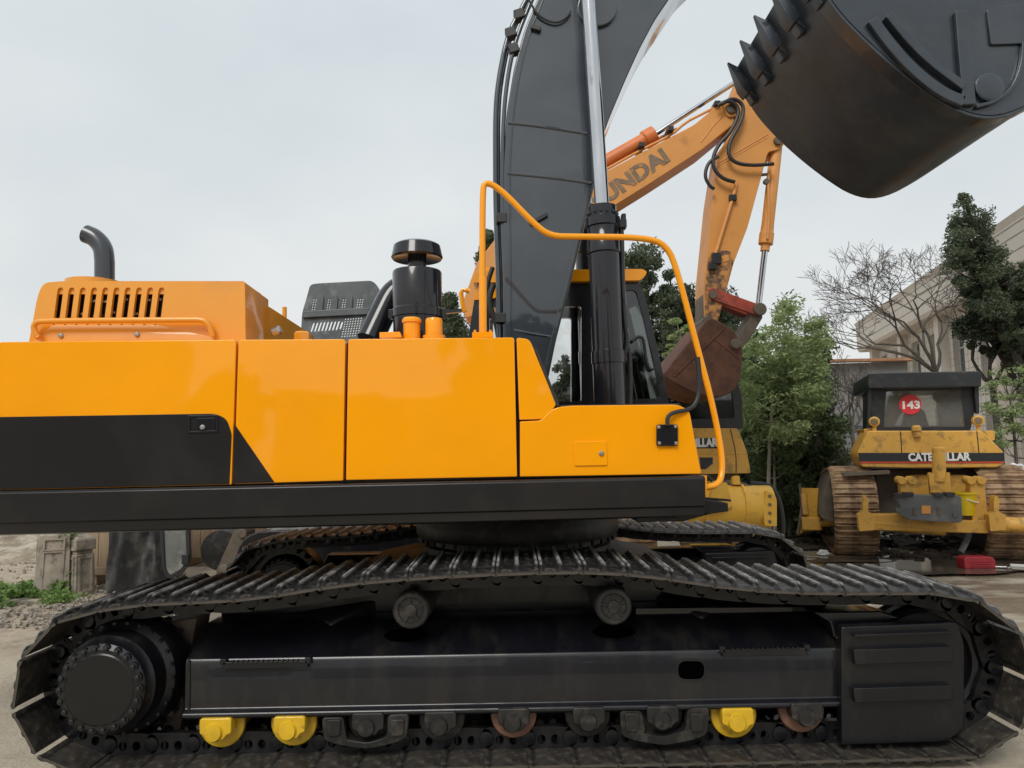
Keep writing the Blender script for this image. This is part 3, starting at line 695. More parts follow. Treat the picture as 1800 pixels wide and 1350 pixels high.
# --- boom
BD, BW = 4.95, .56
bo = [(905,790),(886,600),(884,400),(885,300),(890,200),(903,120),(922,50),(943,0),(990,-90),(1080,-190),(1250,-280),(1700,-430),(1760,-400),(1740,-330),(1480,-230),(1300,-140),(1215,-60),(1175,0),(1153,32),(1127,80),(1100,139),(1073,203),(1058,245),(1046,320),(1030,390),(1005,490),(977,600),(957,700),(950,790)]
mb = MB(); mb.prism(PL(rnd_poly([(a,b,14) for a,b in bo],10,3), BD), (0,BW,0)); boom = mb.build('boom', BOOM, EX, bevel=.012, smooth=25)
def weld(pts, r=.010, D=BD-.001, m=BOOM, par=None, nm='weld_bead'):
    mb = MB(); mb.tube(chaikin(PL(pts, D),1), r, 6); return mb.build(nm, m, par)
weld([(893,216),(950,222),(1032,235)], par=boom); weld([(893,305),(960,311),(1040,322)], par=boom); weld([(903,580),(940,588),(968,592)], par=boom)
for pts in ([(899,590),(897,400),(896,300),(902,200),(915,120),(934,50),(955,0)],[(1017,40),(1022,150),(1026,300)]): weld(pts, .006, par=boom, nm='edge_weld')
mb = MB(); a, b = P(1035,332,BD-.012), P(958,655,BD-.012); mb.bar(a, b, .03, .028, up=(0,1,0)); mb.build('boom_edge_strip', BOOM, boom, bevel=.005)
mb = MB(); c = P(1050,12,BD-.03); mb.lathe(c, (0,1,0), [(.14,-.0),(.145,.004),(.145,.03)], 32); mb.build('cylinder_boss', BOOM, boom, bevel=.003)
mb = MB(); mb.tube(chaikin(PL([(930,0),(945,28),(975,42),(995,33),(1003,20)], BD-.02),2), .008, 6); mb.build('grease_line', RUB, boom)
for x_, y_, a in ((942,50,-.3),(947,385,.5)):
    mb = MB(); mb.box(P(x_,y_,BD-.015), (.075 if a < 0 else .14, .03, .03), Matrix.Rotation(a*-1, 3, 'Y')); mb.build('boom_bracket', RUB, boom, bevel=.004)
# pipes along the boom's back
P1 = [(878,600),(876,480),(872,380),(871,300),(871,190),(878,130),(893,60),(915,20),(940,-30)]
P2 = [(888,600),(888,480),(884,400),(883,300),(885,200),(893,130),(905,75),(930,10),(950,-30)]
for nm, pts, r, d in (('hydraulic_pipe',P1,.020,.05),('hydraulic_pipe',P2,.016,.02),('hydraulic_pipe',[(a+5,b) for a,b in P1],.016,.25)):
    mb = MB(); mb.tube(chaikin(PL(pts, BD+d),2), r, 12); mb.build(nm, BOOM, boom)
for x_, y_ in ((882,385),(880,560),(913,28),(898,60),(903,88)):
    mb = MB(); mb.box(P(x_,y_,BD+.03), (.075,.08,.07), Matrix.Rotation(-.3 if y_ < 100 else 0, 3, 'Y')); mb.build('pipe_clamp', RUB, boom, bevel=.006)
mb = MB(); mb.tube(chaikin(PL([(868,500),(860,520),(862,545),(872,565),(878,600)], BD+.1),2), .022, 10); mb.build('hydraulic_hose', RUB, boom)
mb = MB(); mb.tube(chaikin(PL([(866,470),(856,500),(852,560),(860,600)], BD+.2),2), .018, 10); mb.build('hydraulic_hose', RUB, boom)
# boom cylinders
def boom_cyl(D, dx=0, full=True):
    b0, b1 = P(1074+dx,760,D), P(1059+dx,374,D); ax = (b1-b0).normalized(); Ln = (b1-b0).length
    zz = lambda py: (P(1065+dx,py,D)-b0).dot(ax)
    mb = MB(); mb.lathe(b0, ax, [(.105,0),(.105,zz(640)),(.112,zz(640)+.003),(.112,zz(618)),(.105,zz(617)),(.105,zz(448)),(.113,zz(446)),(.113,zz(420)),(.108,zz(418)),(.108,zz(402)),(.118,zz(400)),(.118,zz(385)),(.095,zz(382)),(.095,zz(364)),(.06,zz(362))], 36)
    cy = mb.build('boom_cylinder', BLK, EX)
    mb = MB(); mb.tube([b0+ax*(zz(370)), P(1031+dx,-60,D-.02), P(1022+dx,-260,D-.03)], .05, 28); mb.build('cylinder_rod', CHR, cy)
    bb = MB(); bb.lathe((0,0,0), (0,1,0), [(.011,-.006),(.011,.012)], 6); bm_ = bb.mesh('gland_bolt', BLK)
    for k in range(8):
        a = math.pi+math.pi*k/7; o = bpy.data.objects.new('gland_bolt', bm_); C.objects.link(o); o.parent = cy
        o.location = b0+ax*zz(377)+Vector((.1*math.cos(a), .1*math.sin(a), 0)); adopt2(o)
    if full:
        mb = MB(); mb.tube(chaikin(PL([(1091,395),(1093,420),(1094,500),(1098,565),(1103,600),(1095,635)], D),2), .018, 10); mb.build('cylinder_pipe', BLK, cy)
        mb = MB(); mb.box(P(1085,395,D), (.12,.07,.06)); mb.box(P(1096,388,D), (.03,.05,.09)); mb.build('pipe_block', BLK, cy, bevel=.006)
        mb = MB(); mb.tube(chaikin(PL([(1106,760),(1108,700),(1108,640),(1104,610),(1097,605),(1093,625),(1094,660)], D+.05),2), .016, 10); mb.build('cylinder_hose', RUB, cy)
        mb = MB(); mb.box(P(1088,628,D), (.06,.10,.07)); mb.build('pipe_bracket', BLK, cy, bevel=.005)
boom_cyl(4.72); boom_cyl(5.75, -28, False)
mb = MB(); c = P(1040,-250,4.68); mb.lathe(c, (0,1,0), [(.07,0),(.07,1.2)], 20); mb.build('boom_cylinder_pin', ROLL_, boom)
# arm and linkage above the frame
mb = MB(); mb.prism(PL([(1640,-470),(1790,-560),(1900,-480),(2110,-60),(2050,-20),(1960,-60),(1720,-330)], 5.0), (0,.42,0)); mb.build('arm', BOOM, EX, bevel=.02)
mb = MB(); a, b = P(1330,-420,5.2), P(1700,-560,5.2); mb.tube([a,b], .1, 20); mb.build('arm_cylinder', BLK, EX)
mb = MB(); mb.bar(P(1960,-330,5.1), P(2080,-160,5.1), .3, .1, up=(0,1,0)); mb.build('bucket_link', BLK, EX, bevel=.01)
# --- bucket
BF, BN = 5.95, 4.46
prof = chaikin(PL([(1290,128),(1320,185),(1348,222),(1400,272),(1455,315),(1500,343),(1545,350),(1600,326),(1690,264),(1795,197),(1870,140),(1905,60)], BF), 2)
nrm = []
mb = MB(); n = len(prof); vs = []
for i, p in enumerate(prof):
    a = prof[max(0,i-1)]; b = prof[min(n-1,i+1)]; t = (b-a).normalized(); nn = Vector((-t.z,0,t.x)); nn = nn if nn.z > 0 else -nn
    nrm.append(nn)
    for y in (BN, BF):
        vs.append((p.x,y,p.z))
    for y in (BN, BF):
        q = p+nn*.035; vs.append((q.x,y,q.z))
fs = []
for i in range(n-1):
    o, k = 4*i, 4*(i+1); fs += [(o,o+1,k+1,k),(o+2,k+2,k+3,o+3),(o,k,k+2,o+2),(o+1,o+3,k+3,k+1)]
fs += [(0,2,3,1),(4*n-4,4*n-3,4*n-1,4*n-2)]
mb.add(vs, fs); buc = mb.build('bucket', BUCK, EX, smooth=50)
for y in (BN-.025, BF):
    sp = [Vector((p.x,y,p.z)) for p in prof]+[Vector((P(1860,-60,BF).x,y,P(1860,-60,BF).z)), Vector((P(1700,-90,BF).x,y,P(1700,-90,BF).z)), Vector((P(1400,60,BF).x,y,P(1400,60,BF).z))]
    mb = MB(); mb.prism(sp, (0,.025,0)); mb.build('side_plate', BUCKS, buc, bevel=.004)
def nb(px, py, d=0): return P(px, py, BN-.025-d)
# raised bars on the near side plate
def nbar(name, pts, w, th=.035, m=BUCKS):
    c = chaikin([nb(*p) for p in pts], 2); L1 = []; L2 = []
    for i, p in enumerate(c):
        t = (c[min(i+1,len(c)-1)]-c[max(i-1,0)]).normalized(); s_ = Vector((-t.z,0,t.x))*w/2; L1.append(p+s_-Y3*th); L2.append(p-s_-Y3*th)
    mb = MB(); mb.prism(L1+L2[::-1], Y3*th); return mb.build(name, m, buc, bevel=.007)
nbar('side_wear_bar', [(1530,38),(1560,80),(1600,125),(1650,165),(1690,182)], .075)
nbar('side_wear_bar', [(1556,32),(1590,75),(1630,115),(1688,158)], .055, .05)
nbar('side_rib', [(1685,24),(1690,90),(1699,188)], .085)
nbar('side_rib', [(1795,78),(1792,120),(1775,160),(1745,182),(1712,190)], .025, .03)
mb = MB(); mb.lathe(nb(1741,152,.03), (0,1,0), [(.085,0),(.095,.004),(.097,.03)], 32); mb.build('side_boss', BUCKS, buc, bevel=.003)
mb = MB(); mb.prism([nb(*p,.018) for p in rnd_poly([(1735,16),(1830,-2),(1830,75),(1742,78)],4,2)], Y3*.018); mb.build('doubler_plate', BUCKS, buc, bevel=.004)
# heel wear strip along the wrap edge
mb = MB()
for i in range(6, n-1):
    pass
# wear strip along the near edge of the wrap, and two skid bars on the heel
mb = MB(); e1 = []; vs = []; idx_ = list(range(5, n-4))
for i in idx_:
    p = prof[i]-nrm[i]*.0
    for y, o_ in ((BN-.02, 0), (BN+.10, 0), (BN+.10, .022), (BN-.02, .022)): q_ = p-nrm[i]*(o_); vs.append((q_.x, y, q_.z))
fs = [(4*k+j, 4*k+(j+1) % 4, 4*k+4+(j+1) % 4, 4*k+4+j) for k in range(len(idx_)-1) for j in range(4)]+[(0,1,2,3), tuple(4*len(idx_)-4+j for j in (3,2,1,0))]
mb.add(vs, fs); mb.build('edge_wear_strip', BUCKS, buc, bevel=.004)
# teeth + adapters, far tooth first
lip = prof[0]; ldir = (P(1281,119,BF)-P(1312,152,BF)).normalized(); lnorm = Vector((-ldir.z,0,ldir.x)); lnorm = lnorm if lnorm.z > 0 else -lnorm
tb = P(1312,150,5.86)
def along(s_):
    acc = 0
    for i in range(n-1):
        l_ = (prof[i+1]-prof[i]).length
        if acc+l_ >= s_: return prof[i].lerp(prof[i+1], (s_-acc)/l_)-nrm[i]*.03
        acc += l_

for k in range(5):
    y = 5.86-k*.335; c = Vector((tb.x, y, tb.z))
    def tp(u, v, w): return c+ldir*u+lnorm*v+Y3*w
    mb = MB(); secs = [(-.07,.078,.070,.0),(.01,.076,.066,.0),(.12,.042,.044,.008),(.255,.004,.012,.014)]; vs = []
    for u_, hv, hwid, sh in secs:
        for a, b in ((-1,-1),(1,-1),(1,1),(-1,1)): vs.append(tp(u_, sh+a*hv, b*hwid))
    fs = [(i*4+j, i*4+(j+1) % 4, i*4+4+(j+1) % 4, i*4+4+j) for i in range(3) for j in range(4)]+[(0,1,2,3),(12,15,14,13)]
    mb.add(vs, fs); t_ = mb.build('bucket_tooth', BUCK, buc, bevel=.006)
    mb = MB(); mb.lathe(tp(.01,0,-.065), Y3, [(.014,0),(.014,.13)], 10); mb.build('tooth_pin', BUCKW, t_)
    mb = MB(); secs = [(-.03,.052,.060),(-.09,.055,.066),(-.17,.03,.05)]; vs = []
    for u_, hv, hwid in secs:
        for a, b in ((-1,-1),(1,-1),(1,1),(-1,1)): vs.append(tp(u_, a*hv, b*hwid))
    fs = [(i*4+j, i*4+(j+1) % 4, i*4+4+(j+1) % 4, i*4+4+j) for i in range(2) for j in range(4)]+[(0,1,2,3),(8,11,10,9)]
    mb.add(vs, fs)
    # strap hugging the underside
    i0, i1 = 1, 7; L1 = []
    for i in range(i0, i1): L1.append(prof[i]-nrm[i]*.045)
    for i in range(i1-1, i0-1, -1): L1.append(prof[i]+nrm[i]*.0)
    mb.prism([Vector((p.x,y-.045,p.z)) for p in L1], (0,.09,0)); ad_ = mb.build('tooth_adapter', BUCK, buc, bevel=.008)
    a, b = along(.10), along(.30)
    mb = MB(); mb.bar(Vector((a.x,y-.01,a.z)), Vector((b.x,y-.01,b.z)), .03, .03); mb.build('strap_weld', BUCKW, ad_, bevel=.004)
# --- cab (far side of the machine)
CD = 5.55
def cp(name, pts, d0, dep, m, par, r=0, bevel=.01, holes=None):
    mb = MB(); q = PL(rnd_poly(pts, r, 3) if r else pts, CD+d0)
    if holes: mb.sheet(q, [PL(rnd_poly(h_, 6, 3), CD+d0) for h_ in holes], (0,dep,0))
    else: mb.prism(q, (0,dep,0))
    return mb.build(name, m, par, bevel=bevel)
cabo = [(822,600),(838,500),(980,494),(1122,494),(1133,520),(1158,620),(1178,720),(1180,760),(822,760)]
wn = [[(860,540),(1022,538),(1022,706),(860,706)], [(1098,510),(1118,510),(1132,560),(1150,640),(1162,700),(1108,702),(1098,640)]]
cab = cp('cab', cabo, 0, .06, BLK, EX, 4, .01, wn)
# far side scaled to the same world outline
def shift(pts, d): return [Vector((v.x, CD+d, v.z)) for v in PL(pts, CD)]
mb = MB(); mb.sheet(shift(rnd_poly(cabo,4,3),.98), [shift(rnd_poly([(840,520),(1022,518),(1022,730),(840,730)],6,3),.98), shift(rnd_poly(wn[1],6,3),.98)], (0,.06,0)); mb.build('cab_far_frame', BLK, cab)
mb = MB(); mb.prism([Vector((v.x, CD-.06, v.z)) for v in PL(rnd_poly([(832,500,2),(838,478,8),(1128,476,6),(1136,482,6),(1124,496,6)],4,3), CD)], (0,1.16,0)); mb.build('cab_roof', YEL, cab, bevel=.02)
for h_, gm in ((wn[0], GLS), (wn[1], GLD)):
    mb = MB(); mb.prism([v+Y3*.02 for v in PL(h_, CD)], (0,.006,0)); mb.build('cab_window', gm, cab)
mb = MB(); fr = PL([(1122,496),(1133,520),(1158,620),(1178,720)], CD); fr = [Vector((v.x+.005, CD+.06, v.z)) for v in fr]
vs = fr+[v+Vector((0,.92,0)) for v in fr]; mb.add(vs, [(i,i+1,5+i,4+i) for i in range(3)]); mb.build('windshield', GLD, cab)
mb = MB(); mb.tube(chaikin(PL([(1112,600),(1118,592),(1128,592),(1132,600),(1136,635),(1142,650),(1150,648)], CD-.03),1), .012, 8); mb.build('grab_handle', RUB, cab)
s1 = thing('__tmp', 'x', 'x', (0,0,0)); bpy.data.objects.remove(s1)
mb = MB(); mb.prism([Vector((v.x, CD+.35, v.z)) for v in PL(rnd_poly([(1040,760),(1040,620),(1052,560),(1070,560),(1085,690),(1130,700),(1130,760)],8,3), CD)], (0,.4,0)); mb.build('cab_seat', RUB, cab, bevel=.03)
cp('cab_rear_panel', [(838,500),(850,470),(872,470),(872,524),(832,528)], -.02, .6, YEL, cab, 3)
# counterweight at the tail (mostly outside the frame) and far body side
hp('counterweight', [(-420,640,60),(-400,604,40),(-60,600,20),(2,602,5),(-10,613,3),(-10,880,5),(-420,900,40)], .03, 2.75, BLK, bevel=.05, seg=4, r=10)
mb = MB(); mb.tube([H(500,600,2.3), H(500,540,2.3)], .02, 8); mb.build('far_rail_post', YEL, EX)
mb = MB(); mb.tube(chaikin(PL([(826,512),(809,508),(814,540),(818,548)], 6.4),1), .022, 8); mb.build('mirror_frame', YEL, EX)
mb = MB(); mb.bar(P(782,549,6.6), P(820,545,6.6), .05, .03); mb.build('mirror_arm', BLK, EX)

# ------------------------------------------------------------ second excavator (orange), standing behind
HX = thing('excavator', 'faded orange excavator standing behind, arm hanging down with a brown bucket and red link', 'excavator', (-1.0, 9.0, 0))
OD, OW = 8.6, .46
def op(name, pts, D, dep, m, par=HX, r=0, bevel=.01, smooth=35):
    mb = MB(); mb.prism(PL(rnd_poly(pts, r, 3) if r else pts, D), (0,dep,0)); return mb.build(name, m, par, bevel=bevel, smooth=smooth)
hb = op('boom', [(1262,184),(1290,178),(1302,196),(1292,216),(1236,262),(1150,318),(1065,371),(985,420),(900,480),(860,540),(820,560),(810,540),(838,462),(872,418),(960,355),(1065,301),(1220,219)], OD, OW, ORG, r=6)
op('boom_end_plate', [(1268,182),(1290,176),(1302,190),(1296,204),(1280,206)], OD-.03, OW+.06, ORG, hb, r=6)
mb = MB(); mb.lathe(P(1286,190,OD-.06), Y3, [(.05,0),(.06,.004),(.06,.03)], 16); mb.build('pivot_pin', RUST2, hb)
ud = (P(1178,281,OD)-P(1021,388,OD)); 
text_obj('boom_lettering', 'HYUNDAI', .27, DKPRINT, P(1021,388,OD-.004), ud, (0,0,1), bold=.012, parent=hb, width=(P(1178,281,OD)-P(1021,388,OD)).length)
weld([(1232,250),(1262,210),(1285,196)], .008, OD, ORG, hb)
ha = op('arm', [(1308,118),(1345,200),(1362,222),(1380,240),(1378,256),(1366,264),(1350,266),(1340,305),(1314,400),(1290,462),(1263,562),(1238,562),(1237,500),(1252,350),(1266,262),(1290,228),(1288,165)], OD, OW-.04, ORG, r=7)
op('arm_lower_plate', [(1283,440),(1290,458),(1262,566),(1239,566),(1240,500),(1247,440)], OD-.012, OW-.016, ORGR, ha, r=4)
op('arm_edge_plate', [(1252,395),(1257,398),(1243,560),(1234,560),(1238,480)], OD+.03, OW-.1, RUST2, ha, r=3)
weld([(1262,287),(1350,236)], .008, OD, ORG, ha); weld([(1262,292),(1350,241)], .006, OD, ORG, ha)
mb = MB(); mb.lathe(P(1369,246,OD-.04), Y3, [(.05,0),(.055,.004),(.055,.5)], 16); mb.build('pivot_pin', RUST2, ha)
mb = MB(); mb.tube(chaikin(PL([(1294,320),(1292,335),(1258,445)], OD-.03),1), .022, 8); mb.build('arm_pipe', ORG, ha)
for px, py, sz in ((1288,348,(.09,.06,.08)),(1259,455,(.11,.08,.14)),(1252,469,(.10,.07,.08))):
    mb = MB(); mb.box(P(px,py,OD-.03), sz); mb.build('pipe_fitting', RUB, ha, bevel=.01)
op('arm_tab', [(1268,450),(1280,447),(1283,458),(1271,462)], OD-.02, .03, ORG, ha)
# arm cylinder on top of the boom
c0, c1 = P(1000,322,OD+.2), P(1152,236,OD+.2)
mb = MB(); ax = (c1-c0).normalized(); mb.lathe(c0, ax, [(.095,0),(.095,(c1-c0).length-.18),(.12,(c1-c0).length-.16),(.12,(c1-c0).length-.02),(.06,(c1-c0).length)], 20); ac_ = mb.build('arm_cylinder', ORG2, HX)
mb = MB(); mb.tube([c1, P(1318,128,OD+.2)], .032, 14); mb.build('cylinder_rod', CHR, ac_)
mb = MB(); mb.tube(chaikin(PL([(1060,301),(1130,262),(1180,238),(1205,215),(1235,200),(1262,186)], OD+.05),1), .018, 8); mb.build('boom_pipe', ORG, hb)
mb = MB(); mb.tube(PL([(1062,294),(1190,226)], OD+.3), .018, 8); mb.build('boom_pipe', ORG, hb)
for x_, y_ in ((1125,262),(1175,234),(1256,190)):
    mb = MB(); mb.box(P(x_,y_,OD+.1), (.07,.3,.05)); mb.build('pipe_clamp', RUB, hb)
# bucket cylinder
c0, c1 = P(1364,262,OD+.1), P(1345,436,OD+.1); ax = (c1-c0).normalized(); Ln = (c1-c0).length
mb = MB(); mb.lathe(c0, ax, [(.07,-.05),(.075,0),(.075,Ln-.32),(.08,Ln-.2),(.088,Ln-.19),(.088,Ln-.05),(.055,Ln-.04),(.055,Ln+.04)], 20); bc_ = mb.build('bucket_cylinder', ORG, HX)
mb = MB(); mb.tube([c1, P(1333,540,OD+.1)], .037, 14); mb.build('cylinder_rod', CHR, bc_)
mb = MB(); mb.tube(chaikin(PL([(1352,290),(1350,330),(1352,380),(1349,420)], OD-.0),1), .016, 8); mb.build('cylinder_pipe', ORG, bc_)
mb = MB(); mb.bar(P(1333,308,OD+.05), P(1352,306,OD+.05), .04, .025); mb.build('pipe_fitting', RUST2, bc_)
mb = MB(); mb.lathe(P(1348,318,OD-.02), Y3, [(.035,0),(.035,.05)], 10); mb.build('pipe_clamp', RUST2, bc_)
# hoses
for nm, pts, r in (('hydraulic_hose', [(1262,186),(1278,176),(1296,184),(1299,200),(1285,232),(1262,255),(1252,280),(1256,300),(1272,315),(1292,320)], .024),
                   ('hydraulic_hose', [(1268,184),(1286,172),(1304,180),(1308,196),(1300,220),(1282,250),(1280,275),(1296,288),(1325,291),(1360,288)], .024),
                   ('hydraulic_hose', [(1263,275),(1245,285),(1238,310),(1248,328),(1256,332)], .022)):
    mb = MB(); mb.tube(chaikin(PL(pts, OD-.09),2), r, 8); mb.build(nm, RUB, HX)
op('bucket_link', [(1246,508,8),(1252,505,8),(1338,536,6),(1345,548,6),(1336,556,6),(1250,526,6)], OD-.04, .05, RED, r=5)
op('bucket_link', [(1252,520),(1336,550),(1318,556),(1256,532)], OD+.2, .2, RED, r=3)
mb = MB(); mb.lathe(P(1337,543,OD-.08), Y3, [(.07,0),(.08,.01),(.08,.55)], 18); mb.build('link_pin', RUST2, HX)
mb = MB(); mb.lathe(P(1254,517,OD-.06), Y3, [(.05,0),(.055,.5)], 14); mb.build('link_pin', RUST2, HX)
op('bucket_link', [(1326,545),(1342,556),(1316,600),(1296,620),(1290,606)], OD, .35, RUST2, r=4)
B2 = OD-.35
hbk = op('bucket', [(1236,570,8),(1246,558,6),(1262,562,8),(1292,582,8),(1305,608,12),(1306,625,6),(1300,682,30),(1262,702,30),(1215,690,20),(1169,664,4),(1168,655,3)], B2+.0, 1.15, RUST, r=8, bevel=.02)
weld([(1272,578),(1216,632),(1185,662)], .012, B2-.002, RUST, hbk); weld([(1250,592),(1300,632)], .006, B2-.002, RUST, hbk)
mb = MB(); mb.lathe(P(1243,566,B2+.2), Y3, [(.06,-.05),(.07,-.04),(.07,.5)], 18); mb.lathe(P(1292,605,B2+.0), Y3, [(.05,-.04),(.06,-.03),(.06,.05)], 18); mb.build('bucket_pin', RUST2, hbk)
# body, tracks (mostly hidden by the big machine)
mb = MB(); mb.box((-1.6,9.1,1.85), (3.4,2.4,1.1)); mb.build('engine_housing', ORG, HX, bevel=.06)
mb = MB(); mb.box((-.4,10.2,1.9), (1.0,.9,1.1)); mb.build('cab', ORG, HX, bevel=.05)
for y in (8.0, 10.1):
    mb = MB(); q = rnd_poly([(-3.1,0.02,.4),(1.1,.02,.4),(1.1,.85,.4),(-3.1,.85,.4)], .4, 6); mb.prism([Vector((a,y,b)) for a,b in q], (0,.55,0)); mb.build('crawler_track', UND, HX, bevel=.02)
mb = MB(); mb.lathe((-.9,9.1,.7), (0,0,1), [(.6,0),(.6,.7)], 24); mb.build('slew_ring', UND, HX)

# ------------------------------------------------------------ dozers
def dozer_track(parent, xc, hw, yr, yf, r, zc, m, pit=.2):
    pts = []
    for k in range(11):
        a = math.radians(-90+180*k/10); pts.append((yr - r*math.cos(a), zc + r*math.sin(a)))   # rear arc, bottom to top
    for k in range(11):
        a = math.radians(90-180*k/10); pts.append((yf + r*.8*math.cos(a), zc-.1*0 + r*.8*math.sin(a) - r*.2))
    pv = [Vector((0, a, b)) for a, b in pts]
    Jd, pt = resample(pv, pit); me = shoe_mesh('track_shoe', m, pt, hw, off=.05, bolts=False)
    mb = MB(); mb.prism([Vector((xc-hw*.35, p.y, p.z)) for p in Jd], (hw*.7,0,0)); ch = mb.build('track_chain', RUST2, parent, smooth=0)
    n = len(Jd); Cc = Vector((0,(yr+yf)/2,zc))
    for i in range(n):
        a, b = Jd[i], Jd[(i+1) % n]; c = (a+b)/2; d = (b-a).normalized(); nrm_ = d.cross(Vector((1,0,0)))
        X, Z = d, nrm_
        if (c+Z-Cc).length < (c-Z-Cc).length: Z = -Z
        Yv = Z.cross(X); M = Matrix((X, Yv, Z)).transposed()
        o = bpy.data.objects.new('track_shoe', me); C.objects.link(o); o.parent = ch; o.location = Vector((xc, c.y, c.z)); adopt2(o); o.rotation_euler = M.to_euler()
ZD = 10.2
DROT = math.radians(-19); DC = Vector((G(1610,985).x, 10.0, 0)); DXA = Vector((math.cos(DROT), math.sin(DROT), 0)); DYA = Vector((-math.sin(DROT), math.cos(DROT), 0))
def PZ(px, py, D):
    d = RM @ Vector(((px-900)/FPX, (675-py)/FPX, -1)); loc = D-DC.y; k = (loc+DC.dot(DYA))/d.dot(DYA)
    W = Vector((d.x*k, d.y*k, CAMZ+d.z*k)); u = (W-DC).dot(DXA); return Vector((DC.x+u, D, W.z))
PFN = PZ
DZ = thing('bulldozer', 'dusty yellow bulldozer seen from behind, round red number 143 in its cab window', 'bulldozer', DC)
def dp(name, pts, D, dep, m, par=DZ, r=0, bevel=.012, holes=None, label=None):
    pl = lambda ps: [PFN(a[0], a[1], D) for a in ps]
    mb = MB(); q = pl(rnd_poly(pts, r, 3) if (r or any(len(p_) > 2 for p_ in pts)) else pts)
    if holes: mb.sheet(q, [pl(rnd_poly(h_,4,3)) for h_ in holes], (0,dep,0))
    else: mb.prism(q, (0,dep,0))
    return mb.build(name, m, par, bevel=bevel, label=label)
xa, xb = PZ(1466,900,ZD).x, PZ(1546,900,ZD).x; hwt = (xb-xa)/2
dozer_track(DZ, (xa+xb)/2, hwt, ZD+.62, ZD+3.3, .60, .68, RSHOE)
xc_, xd_ = PZ(1737,900,ZD).x, PZ(1822,900,ZD).x
dozer_track(DZ, (xc_+xd_)/2, hwt, ZD+.62, ZD+3.3, .60, .68, RSHOE)
dp('track_side_guard', [(1462,826),(1448,870),(1446,912),(1466,920)], ZD+.4, 1.6, RUST2)
tank = dp('fuel_tank', [(1526,757,5),(1726,757,5),(1764,794,5),(1766,815,4),(1752,822,4),(1600,823,3),(1515,821,5),(1506,800,4),(1508,792,4)], ZD+.3, .9, CAT, r=4, bevel=.02)
dp('black_band', [(1508,796),(1765,796),(1765,811),(1510,811)], ZD+.293, .01, CATBLK, tank, bevel=0)
dp('red_line', [(1511,812),(1765,812),(1765,814),(1512,814)], ZD+.289, .01, REDP, tank, bevel=0)
for x_ in (1583, 1717):
    mb = MB(); mb.tube([PZ(x_,758,ZD+.3), PZ(x_+(2 if x_ < 1600 else 4),796,ZD+.3)], .007, 6); mb.build('tank_seam', CATBLK, tank)
text_obj('tank_lettering', 'CATERPILLAR', .155, WHT, PZ(1597,810,ZD+.286), (1,0,-.0), (0,0,1), bold=.007, parent=tank, width=(PZ(1707,808,ZD+.286)-PZ(1597,810,ZD+.286)).length)
mb = MB(); mb.lathe(PZ(1612,768,ZD+.28), (0,0,1), [(.05,0),(.05,.08),(.065,.085),(.065,.14),(.04,.17)], 16); mb.build('tank_cap', CAT, tank)
cb = dp('cab', [(1530,668,3),(1722,668,3),(1718,700,3),(1706,756,2),(1536,758,2),(1528,700,3)], ZD+.9, .08, CATBLK, r=2, bevel=.008, holes=[[(1558,688),(1690,685),(1697,750),(1553,751)]])
dp('cab_roof', [(1526,655,5),(1722,652,5),(1726,658,4),(1725,680,3),(1526,683,3)], ZD+.7, 1.9, CATBLK, cb, r=4, bevel=.02)
dp('roof_post', [(1526,680),(1533,680),(1531,755),(1523,752)], ZD+.8, .1, CATBLK, cb); dp('roof_post', [(1712,678),(1721,678),(1722,727),(1716,727)], ZD+.8, .1, CATBLK, cb)
dp('rear_window', [(1556,686),(1692,684),(1699,752),(1551,753)], ZD+.93, .01, GLH, cb, bevel=0)
dp('front_frame', [(1565,690),(1600,690),(1600,700),(1572,748),(1690,748),(1640,700),(1640,690),(1660,690),(1700,756),(1548,756)], ZD+2.1, .06, CAT, cb, bevel=0)
dp('cab_seat', [(1590,752),(1596,724),(1612,712),(1626,724),(1634,752)], ZD+1.5, .35, GRYP, cb, r=4)
for x_ in (1545, 1700): dp('side_post', [(x_-6,670),(x_+6,670),(x_+6,756),(x_-6,756)], ZD+1.0, 1.5, CATBLK, cb)
mb = MB(); mb.lathe(PZ(1600,711,ZD+.918), Y3, [(.155,0),(.155,.008)], 32); sg = mb.build('number_disc', REDP, cb)
text_obj('disc_number', '143', .165, WHT, PZ(1587,718.5,ZD+.912), (1,0,0), (0,0,1), bold=.006, parent=sg, width=.24)
for x_, y_ in ((1537,741),(1720,739)):
    mb = MB(); mb.lathe(PZ(x_,y_,ZD+.55), (0,.9,0), [(.05,-.02),(.075,-.01),(.075,.09),(.04,.12)], 16); lp = mb.build('work_lamp', CATB, DZ)
    mb = MB(); mb.lathe(PZ(x_,y_,ZD+.52), Y3, [(.05,-.001),(.055,.01)], 16); mb.build('lamp_glass', GLH, lp)
    mb = MB(); mb.tube([PZ(x_,y_+6,ZD+.6), PZ(x_,y_+22,ZD+.6)], .03, 8); mb.build('lamp_stem', CAT, lp)
dp('fender', [(1518,754),(1536,752),(1538,768),(1520,768)], ZD+.7, .8, CAT); dp('side_tank', [(1730,757),(1750,757),(1749,775),(1728,775)], ZD+.9, .8, CAT, r=4)
